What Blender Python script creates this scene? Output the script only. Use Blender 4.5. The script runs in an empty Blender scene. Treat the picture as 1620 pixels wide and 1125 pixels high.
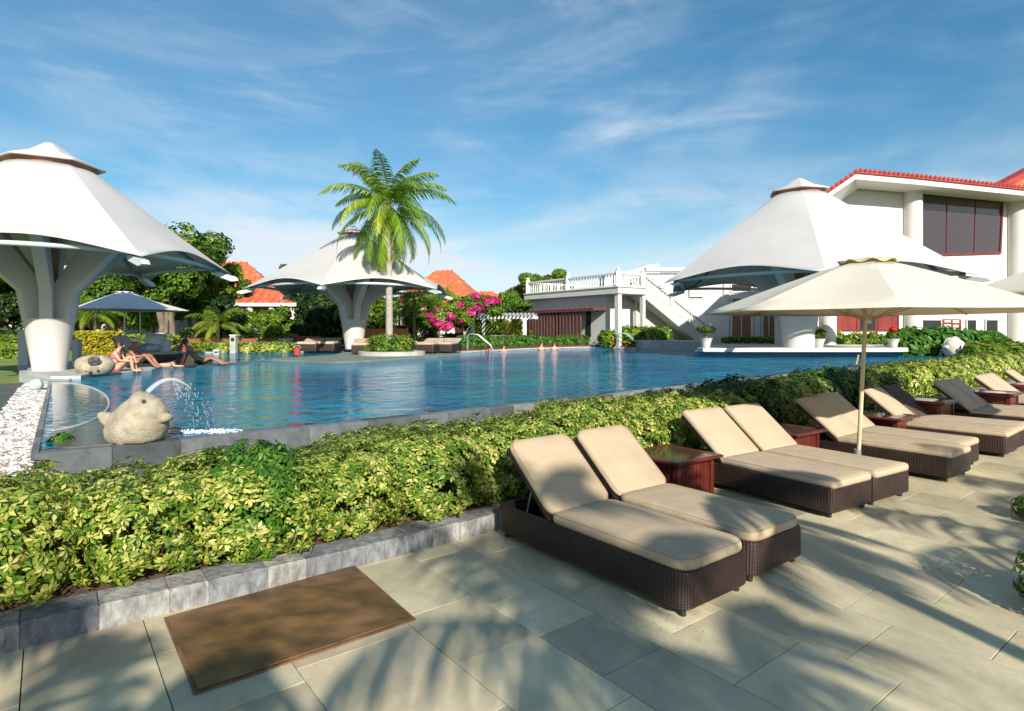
import bpy, math, random
import numpy as np
from mathutils import Vector, Matrix
R = math.radians
PI = math.pi
random.seed(7)
sc = bpy.context.scene
COL = sc.collection
F, CH, HY = 950.0, 1.75, 522.0     # focal length in photo pixels, eye height, horizon row

def P(px, py, z=0.0):
    d = F * (CH - z) / (py - HY)
    return Vector(((px - 810) / F * d, d, z))
def U(px, py, d):
    return Vector(((px - 810) / F * d, d, CH - (py - HY) / F * d))
def XY(px, d, z=0.0):
    return Vector(((px - 810) / F * d, d, z))

# ------------------------------------------------------------------ materials
M = {}
def nt(name):
    m = bpy.data.materials.new(name); m.use_nodes = True
    M[name] = m
    t = m.node_tree
    return m, t, t.nodes, t.links, t.nodes['Principled BSDF']
def mat(name, c1, c2=None, scale=5.0, rough=.6, bump=0.0, bscale=None, metal=0.0, spec=None, coord='Object', detail=6, stretch=None, c3=None, trans=0.0, bdist=.02):
    m, t, N, L, b = nt(name)
    b.inputs['Roughness'].default_value = rough
    b.inputs['Metallic'].default_value = metal
    if spec is not None: b.inputs['Specular IOR Level'].default_value = spec
    b.inputs['Base Color'].default_value = (*c1, 1)
    tc = N.new('ShaderNodeTexCoord')
    src = tc.outputs[coord]
    if stretch:
        mp = N.new('ShaderNodeMapping'); mp.inputs['Scale'].default_value = stretch
        L.new(src, mp.inputs['Vector']); src = mp.outputs['Vector']
    col = None
    if c2 is not None:
        n = N.new('ShaderNodeTexNoise'); n.inputs['Scale'].default_value = scale; n.inputs['Detail'].default_value = detail
        L.new(src, n.inputs['Vector'])
        r = N.new('ShaderNodeValToRGB')
        r.color_ramp.elements[0].position = .32; r.color_ramp.elements[0].color = (*c1, 1)
        r.color_ramp.elements[1].position = .68; r.color_ramp.elements[1].color = (*c2, 1)
        if c3 is not None:
            e = r.color_ramp.elements.new(.5); e.color = (*c3, 1)
        L.new(n.outputs['Fac'], r.inputs['Fac']); L.new(r.outputs['Color'], b.inputs['Base Color'])
    if bump:
        n2 = N.new('ShaderNodeTexNoise'); n2.inputs['Scale'].default_value = bscale or scale * 4; n2.inputs['Detail'].default_value = 5
        L.new(src, n2.inputs['Vector'])
        bp = N.new('ShaderNodeBump'); bp.inputs['Strength'].default_value = bump; bp.inputs['Distance'].default_value = bdist
        L.new(n2.outputs['Fac'], bp.inputs['Height']); L.new(bp.outputs['Normal'], b.inputs['Normal'])
    if trans:
        tr = N.new('ShaderNodeBsdfTranslucent'); tr.inputs['Color'].default_value = (*c1, 1)
        mx = N.new('ShaderNodeMixShader'); mx.inputs['Fac'].default_value = trans
        o = N['Material Output']
        L.new(b.outputs['BSDF'], mx.inputs[1]); L.new(tr.outputs['BSDF'], mx.inputs[2]); L.new(mx.outputs['Shader'], o.inputs['Surface'])
    return m
def leafmat(name, cols, trans=.3, rough=.45):
    """colour picked per leaf from the face attribute rnd"""
    m, t, N, L, b = nt(name)
    a = N.new('ShaderNodeAttribute'); a.attribute_name = 'rnd'
    oi = N.new('ShaderNodeObjectInfo')
    r = N.new('ShaderNodeValToRGB'); r.color_ramp.interpolation = 'LINEAR'
    el = r.color_ramp.elements
    el[0].position = cols[0][0]; el[0].color = (*cols[0][1], 1)
    el[1].position = cols[-1][0]; el[1].color = (*cols[-1][1], 1)
    for p, c in cols[1:-1]:
        e = el.new(p); e.color = (*c, 1)
    L.new(a.outputs['Fac'], r.inputs['Fac'])
    L.new(r.outputs['Color'], b.inputs['Base Color'])
    b.inputs['Roughness'].default_value = rough
    b.inputs['Specular IOR Level'].default_value = .35
    tr = N.new('ShaderNodeBsdfTranslucent'); L.new(r.outputs['Color'], tr.inputs['Color'])
    mx = N.new('ShaderNodeMixShader'); mx.inputs['Fac'].default_value = trans
    o = N['Material Output']
    L.new(b.outputs['BSDF'], mx.inputs[1]); L.new(tr.outputs['BSDF'], mx.inputs[2]); L.new(mx.outputs['Shader'], o.inputs['Surface'])
    return m
def rndmat(name, cols, rough=.6, bump=.3, bscale=30, nscale=4, namt=.35, wet=False, stretch=None):
    """colour per block from face attribute rnd, broken up with noise"""
    m, t, N, L, b = nt(name)
    a = N.new('ShaderNodeAttribute'); a.attribute_name = 'rnd'
    r = N.new('ShaderNodeValToRGB')
    el = r.color_ramp.elements
    el[0].position = cols[0][0]; el[0].color = (*cols[0][1], 1)
    el[1].position = cols[-1][0]; el[1].color = (*cols[-1][1], 1)
    for p, c in cols[1:-1]:
        e = el.new(p); e.color = (*c, 1)
    L.new(a.outputs['Fac'], r.inputs['Fac'])
    tc = N.new('ShaderNodeTexCoord'); src = tc.outputs['Object']
    # shift the noise per block so stones do not share one pattern
    ad = N.new('ShaderNodeVectorMath'); ad.operation = 'ADD'
    sc_ = N.new('ShaderNodeMath'); sc_.operation = 'MULTIPLY'; sc_.inputs[1].default_value = 37.0
    L.new(a.outputs['Fac'], sc_.inputs[0]); L.new(src, ad.inputs[0]); L.new(sc_.outputs[0], ad.inputs[1]); src = ad.outputs[0]
    if stretch:
        mp = N.new('ShaderNodeMapping'); mp.inputs['Scale'].default_value = stretch
        L.new(src, mp.inputs['Vector']); src = mp.outputs['Vector']
    n = N.new('ShaderNodeTexNoise'); n.inputs['Scale'].default_value = nscale; n.inputs['Detail'].default_value = 8; n.inputs['Distortion'].default_value = .35
    n.inputs['Roughness'].default_value = .65
    L.new(src, n.inputs['Vector'])
    mr = N.new('ShaderNodeMapRange'); mr.inputs[1].default_value = .3; mr.inputs[2].default_value = .7
    mr.inputs[3].default_value = 1 - namt; mr.inputs[4].default_value = 1 + namt
    L.new(n.outputs['Fac'], mr.inputs['Value'])
    vm = N.new('ShaderNodeVectorMath'); vm.operation = 'SCALE'
    L.new(r.outputs['Color'], vm.inputs[0]); L.new(mr.outputs[0], vm.inputs['Scale'])
    L.new(vm.outputs[0], b.inputs['Base Color'])
    b.inputs['Roughness'].default_value = rough
    n2 = N.new('ShaderNodeTexNoise'); n2.inputs['Scale'].default_value = bscale; n2.inputs['Detail'].default_value = 6
    L.new(src, n2.inputs['Vector'])
    bp = N.new('ShaderNodeBump'); bp.inputs['Strength'].default_value = bump; bp.inputs['Distance'].default_value = .01
    L.new(n2.outputs['Fac'], bp.inputs['Height']); L.new(bp.outputs['Normal'], b.inputs['Normal'])
    return m

# paving and ground
rndmat('paving', [(0, (.40,.35,.23)), (.25, (.46,.40,.26)), (.55, (.54,.465,.295)), (.8, (.60,.515,.325)), (1, (.47,.375,.25))], rough=.66, bump=.35, bscale=22, nscale=2.2, namt=.30, stretch=(1, .55, 1))
mat('grout', (.07,.06,.042), (.14,.11,.075), 9, .9)
mat('soil', (.09,.05,.032), (.16,.09,.06), 12, .95, .6)
mat('soil_far', (.05,.07,.02), (.09,.12,.03), 3, .95)
mat('lawn', (.13,.19,.035), (.24,.27,.07), 1.4, .9, .5, 60, c3=(.17,.23,.045))
mat('hill', (.035,.07,.055), (.05,.09,.06), .05, .95)
rndmat('kerb_stone', [(0, (.15,.155,.165)), (.5, (.21,.21,.212)), (1, (.28,.268,.245))], rough=.8, bump=1.0, bscale=38, nscale=16, namt=.6, stretch=(1,1,.45))
rndmat('pool_stone', [(0, (.06,.068,.072)), (.5, (.13,.14,.145)), (1, (.24,.245,.235))], rough=.35, bump=.3, bscale=20, nscale=5, namt=.35)
mat('wet_stone', (.10,.095,.085), (.17,.16,.14), 5, .12, .15, 18)
mat('deck_green', (.16,.19,.16), (.22,.24,.2), 2.5, .7, .2)
mat('deck_dark', (.075,.09,.085), (.11,.125,.115), 3, .65, .2)
mat('pale_stone', (.36,.36,.34), (.5,.49,.45), 3, .7, .3)
rndmat('pebble', [(0, (.22,.12,.07)), (.16, (.36,.27,.19)), (.24, (.56,.545,.52)), (1, (.70,.685,.66))], rough=.55, bump=.1, nscale=8, namt=.1)
# painted / plaster
mat('white_plaster', (.575,.55,.51), (.63,.60,.56), .8, .75, .08, 25)
mat('white_wall', (.60,.58,.555), (.65,.63,.60), .5, .8, .06, 20)
mat('white_paint', (.66,.65,.62), None, 1, .5)
mat('tent_fabric', (.54,.52,.495), (.60,.58,.555), .6, .6, .05, 6, trans=.08)
mat('cap_band', (.34,.14,.10), (.42,.2,.15), 3, .7)
mat('tent_steel', (.52,.56,.54), None, 1, .35)
mat('tent_gutter', (.13,.2,.2), (.2,.27,.26), 3, .4)
mat('red_tile', (.33,.028,.024), (.45,.06,.045), 2, .55, .3)
mat('orange_tile', (.62,.14,.06), (.75,.24,.10), 2.2, .7, .4, 10, c3=(.55,.11,.045))
mat('window_glass', (.045,.03,.032), None, 1, .03, spec=.9)
mat('window_red_frame', (.15,.03,.025), None, 1, .4)
mat('dark_red_wood', (.16,.022,.018), (.25,.04,.03), 3, .5, stretch=(1,1,.2))
mat('curtain', (.20,.09,.045), (.32,.16,.08), 7, .8, stretch=(6,6,.2))
mat('dark_interior', (.012,.014,.016), (.03,.03,.03), 2, .15)
mat('slat_wood', (.085,.035,.03), (.15,.06,.05), 6, .6, stretch=(1,1,.2))
mat('fence_orange', (.42,.12,.035), (.6,.2,.06), 4, .55, stretch=(6,6,.3))
mat('brick_low', (.2,.05,.03), (.32,.1,.06), 8, .8)
mat('maroon_kerb', (.10,.022,.018), (.16,.04,.03), 5, .6)
mat('blue_tile', (.02,.16,.30), (.03,.22,.38), 12, .2)
mat('grey_paint', (.42,.44,.46), None, 1, .5)
# furniture
mat('cushion', (.41,.315,.205), (.48,.375,.245), 2.4, .88, .35, 4.5, bdist=.05)
mat('cushion_pale', (.43,.34,.235), (.50,.395,.27), 2.4, .88, .3, 4.5, bdist=.05)
mat('cushion_brown', (.05,.034,.028), (.075,.052,.042), 3, .85, .2, 6)
mat('cushion_grey', (.24,.2,.165), (.28,.235,.19), 2.0, .85, .12, 5)
mat('piping_tan', (.36,.25,.14), None, 1, .8)
mat('canvas', (.76,.70,.56), (.81,.75,.61), 1.5, .8, .06, 12, trans=.18)
mat('canvas_yellow', (.66,.52,.26), (.72,.58,.32), 4, .8, .2, 20, trans=.2)
mat('canvas_grey', (.66,.66,.66), (.70,.70,.70), 2, .8, trans=.1)
mat('pole_cream', (.52,.42,.25), (.62,.53,.36), 3, .4)
mat('pole_wood', (.42,.28,.10), (.52,.36,.15), 4, .45)
mat('pole_metal', (.4,.42,.42), None, 1, .3, metal=.6)
mat('black_rubber', (.02,.018,.017), None, 1, .5)
mat('table_wood', (.07,.014,.010), (.14,.028,.018), 7, .28, .25, 14, stretch=(1,1,.25))
mat('table_top', (.05,.028,.02), (.10,.05,.032), 4, .12, .1, 8)
mat('bronze_plate', (.065,.034,.014), (.27,.135,.055), 3.4, .40, .12, 60, c3=(.15,.08,.03), detail=14, metal=.15, stretch=(1,1.6,1))
mat('plate_rim', (.09,.05,.03), (.2,.12,.06), 6, .5, .4)
mat('fish_stone', (.27,.23,.155), (.47,.41,.30), 9, .92, .9, 55, c3=(.38,.33,.23), bdist=.014)
mat('fish_pale', (.62,.55,.44), (.74,.68,.57), 5, .85, .8, 20)
mat('hollow_dark', (.02,.02,.025), (.12,.12,.13), 9, .8)
mat('red_plastic', (.62,.06,.05), None, 1, .35)
mat('teal_plastic', (.05,.40,.45), (.78,.78,.62), 6, .4)
mat('blue_towel', (.03,.05,.18), (.45,.5,.6), 3, .9)
# people
mat('skin_light', (.56,.31,.21), (.62,.36,.25), 6, .55)
mat('skin_tan', (.27,.12,.075), (.33,.16,.10), 6, .55)
mat('hair_dark', (.025,.013,.008), (.06,.03,.018), 20, .6)
mat('pink_cloth', (.72,.14,.18), None, 1, .7)
mat('dark_cloth', (.012,.014,.03), None, 1, .8)
mat('cream_cloth', (.6,.54,.38), None, 1, .8)
mat('lip', (.33,.08,.07), None, 1, .5)
# plants
leafmat('leaf_variegated', [(0,(.055,.13,.012)),(.25,(.11,.22,.018)),(.45,(.29,.36,.045)),(.72,(.52,.50,.12)),(1,(.64,.60,.23))], .25)
leafmat('leaf_shadow', [(0,(.022,.06,.010)),(.5,(.055,.12,.015)),(.8,(.13,.19,.02)),(1,(.42,.42,.07))], .25)  # darker copy of the hedge leaves, shade put into their colour
leafmat('leaf_green', [(0,(.03,.10,.012)),(.5,(.07,.19,.018)),(1,(.16,.31,.03))], .3)
leafmat('leaf_tree', [(0,(.025,.07,.010)),(.4,(.08,.17,.016)),(.75,(.17,.28,.022)),(1,(.30,.38,.035))], .35)
leafmat('leaf_bright', [(0,(.06,.13,.01)),(.5,(.14,.25,.02)),(1,(.32,.36,.035))], .35)
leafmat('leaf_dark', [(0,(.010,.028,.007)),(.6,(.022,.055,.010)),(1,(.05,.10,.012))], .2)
leafmat('leaf_autumn', [(0,(.10,.13,.02)),(.5,(.28,.19,.04)),(1,(.5,.2,.05))], .35)
leafmat('leaf_gold', [(0,(.14,.16,.015)),(.5,(.32,.30,.02)),(1,(.62,.46,.02))], .3)
leafmat('leaf_pink', [(0,(.45,.02,.14)),(.6,(.72,.05,.26)),(1,(.85,.16,.40))], .4)
leafmat('leaf_palm', [(0,(.04,.11,.010)),(.45,(.12,.25,.018)),(.8,(.30,.40,.03)),(1,(.6,.56,.07))], .3, .4)
leafmat('leaf_flowerbed', [(0,(.03,.10,.012)),(.55,(.13,.26,.02)),(.85,(.34,.38,.04)),(.9,(.75,.15,.04)),(1,(.85,.25,.08))], .3)
leafmat('leaf_red_flower', [(0,(.55,.01,.02)),(1,(.8,.05,.06))], .2)
mat('bark', (.12,.09,.06), (.24,.19,.13), 6, .9, .8, 18, stretch=(1,1,.3))
mat('palm_bark', (.30,.26,.21), (.42,.38,.32), 5, .9, .5, 12, stretch=(1,1,3))
mat('stem', (.12,.07,.035), (.2,.12,.06), 9, .85)
mat('coconut', (.32,.26,.04), (.2,.22,.03), 4, .5)

def wicker():
    m, t, N, L, b = nt('wicker')
    tc = N.new('ShaderNodeTexCoord')
    w1 = N.new('ShaderNodeTexWave'); w1.bands_direction = 'Z'; w1.inputs['Scale'].default_value = 34; w1.inputs['Distortion'].default_value = .6
    w2 = N.new('ShaderNodeTexWave'); w2.bands_direction = 'DIAGONAL'; w2.inputs['Scale'].default_value = 22; w2.inputs['Distortion'].default_value = .3
    mp = N.new('ShaderNodeMapping'); mp.inputs['Scale'].default_value = (1, 1, 0)
    L.new(tc.outputs['Object'], w1.inputs['Vector']); L.new(tc.outputs['Object'], mp.inputs['Vector']); L.new(mp.outputs[0], w2.inputs['Vector'])
    mu = N.new('ShaderNodeMath'); mu.operation = 'MULTIPLY'
    L.new(w1.outputs['Fac'], mu.inputs[0]); L.new(w2.outputs['Fac'], mu.inputs[1])
    n = N.new('ShaderNodeTexNoise'); n.inputs['Scale'].default_value = 7; n.inputs['Detail'].default_value = 4
    L.new(tc.outputs['Object'], n.inputs['Vector'])
    ad = N.new('ShaderNodeMath'); ad.operation = 'MULTIPLY_ADD'; ad.inputs[1].default_value = .6
    L.new(mu.outputs[0], ad.inputs[0]); 
    s = N.new('ShaderNodeMath'); s.operation = 'MULTIPLY'; s.inputs[1].default_value = .7
    L.new(n.outputs['Fac'], s.inputs[0]); L.new(s.outputs[0], ad.inputs[2])
    r = N.new('ShaderNodeValToRGB')
    r.color_ramp.elements[0].position = .2; r.color_ramp.elements[0].color = (.010,.006,.005,1)
    r.color_ramp.elements[1].position = .85; r.color_ramp.elements[1].color = (.06,.028,.021,1)
    L.new(ad.outputs[0], r.inputs['Fac']); L.new(r.outputs['Color'], b.inputs['Base Color'])
    b.inputs['Roughness'].default_value = .42
    bp = N.new('ShaderNodeBump'); bp.inputs['Strength'].default_value = .8; bp.inputs['Distance'].default_value = .006
    L.new(mu.outputs[0], bp.inputs['Height']); L.new(bp.outputs['Normal'], b.inputs['Normal'])
wicker()

def water():
    m, t, N, L, b = nt('pool_water')
    tc = N.new('ShaderNodeTexCoord')
    def noise(scale, st, det=3, rot=0):
        mp = N.new('ShaderNodeMapping'); mp.inputs['Scale'].default_value = st; mp.inputs['Rotation'].default_value = (0, 0, rot)
        L.new(tc.outputs['Object'], mp.inputs['Vector'])
        n = N.new('ShaderNodeTexNoise'); n.inputs['Scale'].default_value = scale; n.inputs['Detail'].default_value = det
        n.inputs['Distortion'].default_value = .4
        L.new(mp.outputs[0], n.inputs['Vector']); return n
    n1 = noise(2.6, (1, 1.25, 1), 6, .3)
    n2 = noise(.9, (1, 1.1, 1), 2, -.2)
    n5 = noise(8.0, (1, 1.3, 1), 3, .1)
    ad0 = N.new('ShaderNodeMath'); ad0.operation = 'MULTIPLY_ADD'; ad0.inputs[1].default_value = .22
    L.new(n5.outputs['Fac'], ad0.inputs[0]); L.new(n1.outputs['Fac'], ad0.inputs[2])
    ad = N.new('ShaderNodeMath'); ad.operation = 'MULTIPLY_ADD'; ad.inputs[1].default_value = 1.6
    L.new(n2.outputs['Fac'], ad.inputs[0]); L.new(ad0.outputs[0], ad.inputs[2])
    bp = N.new('ShaderNodeBump'); bp.inputs['Strength'].default_value = 1.0; bp.inputs['Distance'].default_value = .42
    L.new(ad.outputs[0], bp.inputs['Height']); L.new(bp.outputs['Normal'], b.inputs['Normal'])
    n3 = noise(.35, (1, 1, 1), 3)
    r = N.new('ShaderNodeValToRGB')
    r.color_ramp.elements[0].position = .35; r.color_ramp.elements[0].color = (.002,.11,.23,1)
    r.color_ramp.elements[1].position = .7; r.color_ramp.elements[1].color = (.012,.22,.33,1)
    L.new(n3.outputs['Fac'], r.inputs['Fac']); L.new(r.outputs['Color'], b.inputs['Base Color'])
    b.inputs['Roughness'].default_value = .05; b.inputs['IOR'].default_value = 1.33; b.inputs['Specular IOR Level'].default_value = .36
water()
m, t, N, L, b = nt('calm_water')
b.inputs['Base Color'].default_value = (.14,.19,.25,1); b.inputs['Roughness'].default_value = .05; b.inputs['IOR'].default_value = 1.33
tc = N.new('ShaderNodeTexCoord'); n = N.new('ShaderNodeTexNoise'); n.inputs['Scale'].default_value = 5
L.new(tc.outputs['Object'], n.inputs['Vector']); bp = N.new('ShaderNodeBump'); bp.inputs['Strength'].default_value = .35; bp.inputs['Distance'].default_value = .02
L.new(n.outputs['Fac'], bp.inputs['Height']); L.new(bp.outputs['Normal'], b.inputs['Normal'])
m, t, N, L, b = nt('spray')
b.inputs['Base Color'].default_value = (.75,.8,.88,1); b.inputs['Roughness'].default_value = .15
tp = N.new('ShaderNodeBsdfTransparent'); mx = N.new('ShaderNodeMixShader'); mx.inputs['Fac'].default_value = .32
L.new(tp.outputs[0], mx.inputs[1]); L.new(b.outputs[0], mx.inputs[2]); L.new(mx.outputs[0], N['Material Output'].inputs['Surface'])
mat('foam', (.7,.76,.82), None, 1, .3)

# ------------------------------------------------------------------ objects
def tag(o, label=None, cat=None, group=None, kind=None):
    if label: o['label'] = label
    if cat: o['category'] = cat
    if group: o['group'] = group
    if kind: o['kind'] = kind
    return o
def empty(name, loc=(0,0,0), rz=0.0, label=None, cat=None, group=None):
    o = bpy.data.objects.new(name, None); COL.objects.link(o)
    o.location = loc; o.rotation_euler = (0, 0, rz); o.empty_display_size = .1
    return tag(o, label, cat, group)
class MB:
    def __init__(s): s.v = []; s.f = []; s.r = []
    def add(s, vs, fs, rnd=None):
        o = len(s.v); s.v += [tuple(x) for x in vs]; s.f += [tuple(i + o for i in f) for f in fs]
        s.r += [0.5 if rnd is None else rnd] * len(fs); return s
    def box(s, a, b, rnd=None, mtx=None):
        x0,y0,z0 = a; x1,y1,z1 = b
        vs = [(x0,y0,z0),(x1,y0,z0),(x1,y1,z0),(x0,y1,z0),(x0,y0,z1),(x1,y0,z1),(x1,y1,z1),(x0,y1,z1)]
        if mtx is not None: vs = [mtx @ Vector(v) for v in vs]
        return s.add(vs, [(0,3,2,1),(4,5,6,7),(0,1,5,4),(1,2,6,5),(2,3,7,6),(3,0,4,7)], rnd)
    def bevbox(s, a, b, bv=.01, rnd=None, mtx=None):
        x0,y0,z0 = a; x1,y1,z1 = b
        def ring(i, z): return [(x0+i,y0+i,z),(x1-i,y0+i,z),(x1-i,y1-i,z),(x0+i,y1-i,z)]
        vs = ring(0,z0)+ring(0,z1-bv)+ring(bv,z1)
        fs = [(3,2,1,0)]
        for k in (0,4):
            for i in range(4):
                j=(i+1)%4; fs.append((k+i,k+j,k+4+j,k+4+i))
        fs.append((8,9,10,11))
        if mtx is not None: vs = [mtx @ Vector(v) for v in vs]
        return s.add(vs, fs, rnd)
    def prism(s, poly, z0, z1, rnd=None):
        n = len(poly)
        ar = sum(poly[i][0]*poly[(i+1)%n][1]-poly[(i+1)%n][0]*poly[i][1] for i in range(n))
        if ar < 0: poly = list(poly)[::-1]
        vs = [(p[0],p[1],z0) for p in poly] + [(p[0],p[1],z1) for p in poly]
        fs = [tuple(range(n-1,-1,-1)), tuple(range(n,2*n))] + [(i,(i+1)%n,n+(i+1)%n,n+i) for i in range(n)]
        return s.add(vs, fs, rnd)
    def tube(s, pts, rad, n=8, caps=True, rnd=None):
        pts = [Vector(p) for p in pts]
        if not hasattr(rad, '__len__'): rad = [rad]*len(pts)
        vs = []; up = None
        for i, p in enumerate(pts):
            d = (pts[min(i+1,len(pts)-1)] - pts[max(i-1,0)]).normalized()
            if up is None: up = Vector((0,0,1)) if abs(d.z) < .9 else Vector((1,0,0))
            a = d.cross(up).normalized(); b = a.cross(d).normalized(); up = b
            for k in range(n):
                t = 2*PI*k/n; vs.append(p + (a*math.cos(t)+b*math.sin(t))*rad[i])
        fs = []
        for i in range(len(pts)-1):
            for k in range(n):
                k2=(k+1)%n; fs.append((i*n+k,i*n+k2,(i+1)*n+k2,(i+1)*n+k))
        if caps: fs += [tuple(range(n-1,-1,-1)), tuple(range((len(pts)-1)*n, len(pts)*n))]
        return s.add(vs, fs, rnd)
    def lathe(s, prof, n=24, c=(0,0,0), rnd=None, caps=True):
        vs = []; c = Vector(c)
        for r, z in prof:
            for k in range(n):
                t = 2*PI*k/n; vs.append((c.x+r*math.cos(t), c.y+r*math.sin(t), c.z+z))
        fs = []
        for i in range(len(prof)-1):
            for k in range(n):
                k2=(k+1)%n; fs.append((i*n+k,i*n+k2,(i+1)*n+k2,(i+1)*n+k))
        if caps: fs += [tuple(range(n-1,-1,-1)), tuple(range((len(prof)-1)*n, len(prof)*n))]
        return s.add(vs, fs, rnd)
    def ball(s, c, r, n=12, m=8, noise=0, rnd=None):
        c = Vector(c); r = Vector(r) if hasattr(r,'__len__') else Vector((r,r,r))
        vs = [c + Vector((0,0,-r.z))]
        for i in range(1,m):
            ph = -PI/2 + PI*i/m
            for k in range(n):
                t = 2*PI*k/n; j = 1 + random.uniform(-noise,noise)
                vs.append(c + Vector((r.x*math.cos(ph)*math.cos(t)*j, r.y*math.cos(ph)*math.sin(t)*j, r.z*math.sin(ph)*j)))
        vs.append(c + Vector((0,0,r.z)))
        fs = [(0,1+(k+1)%n,1+k) for k in range(n)]
        for i in range(m-2):
            for k in range(n):
                k2=(k+1)%n; a=1+i*n; fs.append((a+k,a+k2,a+n+k2,a+n+k))
        a = 1+(m-2)*n; e = len(vs)-1
        fs += [(a+k,a+(k+1)%n,e) for k in range(n)]
        return s.add(vs, fs, rnd)
    def build(s, name, m, parent=None, smooth=False, attr=False, loc=None):
        me = bpy.data.meshes.new(name); me.from_pydata(s.v, [], s.f)
        me.materials.append(M[m] if isinstance(m, str) else m)
        if smooth: me.shade_smooth() if smooth is True else me.set_sharp_from_angle(angle=smooth) 
        if smooth and smooth is not True:
            for p in me.polygons: p.use_smooth = True
        if attr:
            a = me.attributes.new('rnd', 'FLOAT', 'FACE'); a.data.foreach_set('value', s.r)
        me.update()
        o = bpy.data.objects.new(name, me); COL.objects.link(o)
        if parent is not None: o.parent = parent
        if loc is not None: o.location = loc
        return o
SM = R(40)
def copy_tree(o, loc=None, rz=None, sc_=None, label=None, group=None):
    kids = [c for c in bpy.data.objects if c.parent == o]
    def rec(src, par):
        c = src.copy(); COL.objects.link(c)
        if par is not None: c.parent = par
        for k in [x for x in ALLKIDS(src)]: rec(k, c)
        return c
    c = rec(o, None)
    if loc is not None: c.location = loc
    if rz is not None: c.rotation_euler = (0,0,rz)
    if sc_ is not None: c.scale = sc_ if hasattr(sc_, '__len__') else (sc_,)*3
    if label: c['label'] = label
    if group: c['group'] = group
    return c
def ALLKIDS(o): return [c for c in bpy.data.objects if c.parent == o]
def npmesh(name, V, Fc, rnd, m, parent=None, mats=None, mi=None):
    me = bpy.data.meshes.new(name)
    nv, nf = len(V), len(Fc); k = Fc.shape[1]
    me.vertices.add(nv); me.vertices.foreach_set('co', V.astype(np.float32).ravel())
    me.loops.add(nf*k); me.loops.foreach_set('vertex_index', Fc.astype(np.int32).ravel())
    me.polygons.add(nf); me.polygons.foreach_set('loop_start', np.arange(0, nf*k, k, dtype=np.int32))
    me.update(calc_edges=True); me.validate()
    for x in (mats or [m]): me.materials.append(M[x])
    if mi is not None: me.polygons.foreach_set('material_index', mi.astype(np.int32))
    a = me.attributes.new('rnd', 'FLOAT', 'FACE'); a.data.foreach_set('value', rnd.astype(np.float32))
    o = bpy.data.objects.new(name, me); COL.objects.link(o)
    if parent is not None: o.parent = parent
    return o
RNG = np.random.default_rng(11)
def leafcloud(C, Nn, k=6, L=.07, W=.028, droop=.3, spread=1.0, cl_rnd=None, fold=.25, tilt=.0, pv=.22):
    """whorls of k kite-shaped leaves at centres C facing Nn -> verts, faces(tri), rnd"""
    n = len(C)
    Nn = Nn / (np.linalg.norm(Nn, axis=1, keepdims=True)+1e-9)
    h = np.where(np.abs(Nn[:,2:3]) < .9, np.array([[0,0,1.]]), np.array([[1.,0,0]]))
    T = np.cross(Nn, h); T /= np.linalg.norm(T, axis=1, keepdims=True); B = np.cross(Nn, T)
    a0 = RNG.uniform(0, 2*PI, n)
    V = []; rn = []
    if cl_rnd is None: cl_rnd = RNG.random(n)
    for i in range(k):
        a = a0 + 2*PI*i/k + RNG.uniform(-.25,.25,n)
        D = T*np.cos(a)[:,None] + B*np.sin(a)[:,None]
        S = -T*np.sin(a)[:,None] + B*np.cos(a)[:,None]
        dr = (droop + RNG.uniform(-.3,.3,n))[:,None]
        D = D*spread - Nn*dr; D /= np.linalg.norm(D, axis=1, keepdims=True)
        l = (L*RNG.uniform(.7,1.2,n))[:,None]; w = l*W/L
        up = np.cross(D, S)
        b = C + D*l*.12
        V.append(np.stack([b, b + D*l*.55 + S*w + up*w*fold, b + D*l, b + D*l*.55 - S*w + up*w*fold], 1))
        rn.append(np.clip(cl_rnd + RNG.uniform(-pv,pv,n), 0, 1))
    V = np.concatenate(V, 0); rn = np.concatenate(rn)
    q = np.arange(len(V))*4
    Fc = np.concatenate([np.stack([q,q+1,q+2],1), np.stack([q,q+2,q+3],1)], 0)
    return V.reshape(-1,3), Fc, np.concatenate([rn,rn])
def cat(parts):
    V=[];Fq=[];Rn=[];o=0
    for v,f,r in parts: V.append(v);Fq.append(f+o);Rn.append(r);o+=len(v)
    return np.concatenate(V),np.concatenate(Fq),np.concatenate(Rn)

# ------------------------------------------------------------------ camera, world, sun
cam = bpy.data.cameras.new('camera'); co = bpy.data.objects.new('camera', cam); COL.objects.link(co)
co.location = (0,0,CH); co.rotation_euler = (R(90),0,0)
cam.sensor_width = 36; cam.lens = F/1620*36; cam.shift_y = -(562.5-HY)/1620; cam.clip_end = 4000; cam.clip_start = .05
sc.camera = co
SUN_AZ, SUN_EL = R(17), R(27.5)      # azimuth measured from straight behind the camera towards its right
sv = Vector((math.sin(SUN_AZ)*math.cos(SUN_EL), -math.cos(SUN_AZ)*math.cos(SUN_EL), math.sin(SUN_EL)))
sl = bpy.data.lights.new('sun','SUN'); so = bpy.data.objects.new('sun', sl); COL.objects.link(so)
sl.energy = 5.0; sl.angle = R(.5); sl.color = (1,.945,.84); so.rotation_euler = sv.to_track_quat('Z','Y').to_euler()
w = bpy.data.worlds.new('World'); sc.world = w; w.use_nodes = True
N = w.node_tree.nodes; L = w.node_tree.links; bg = N['Background']
sky = N.new('ShaderNodeTexSky'); sky.sky_type = 'NISHITA'; sky.sun_disc = False
sky.sun_elevation = SUN_EL; sky.sun_rotation = PI - SUN_AZ; sky.air_density = 1.0; sky.dust_density = .6; sky.ozone_density = 1.5
def wn(t, **kw):
    n = N.new(t)
    for a, b in kw.items(): setattr(n, a, b)
    return n
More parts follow.
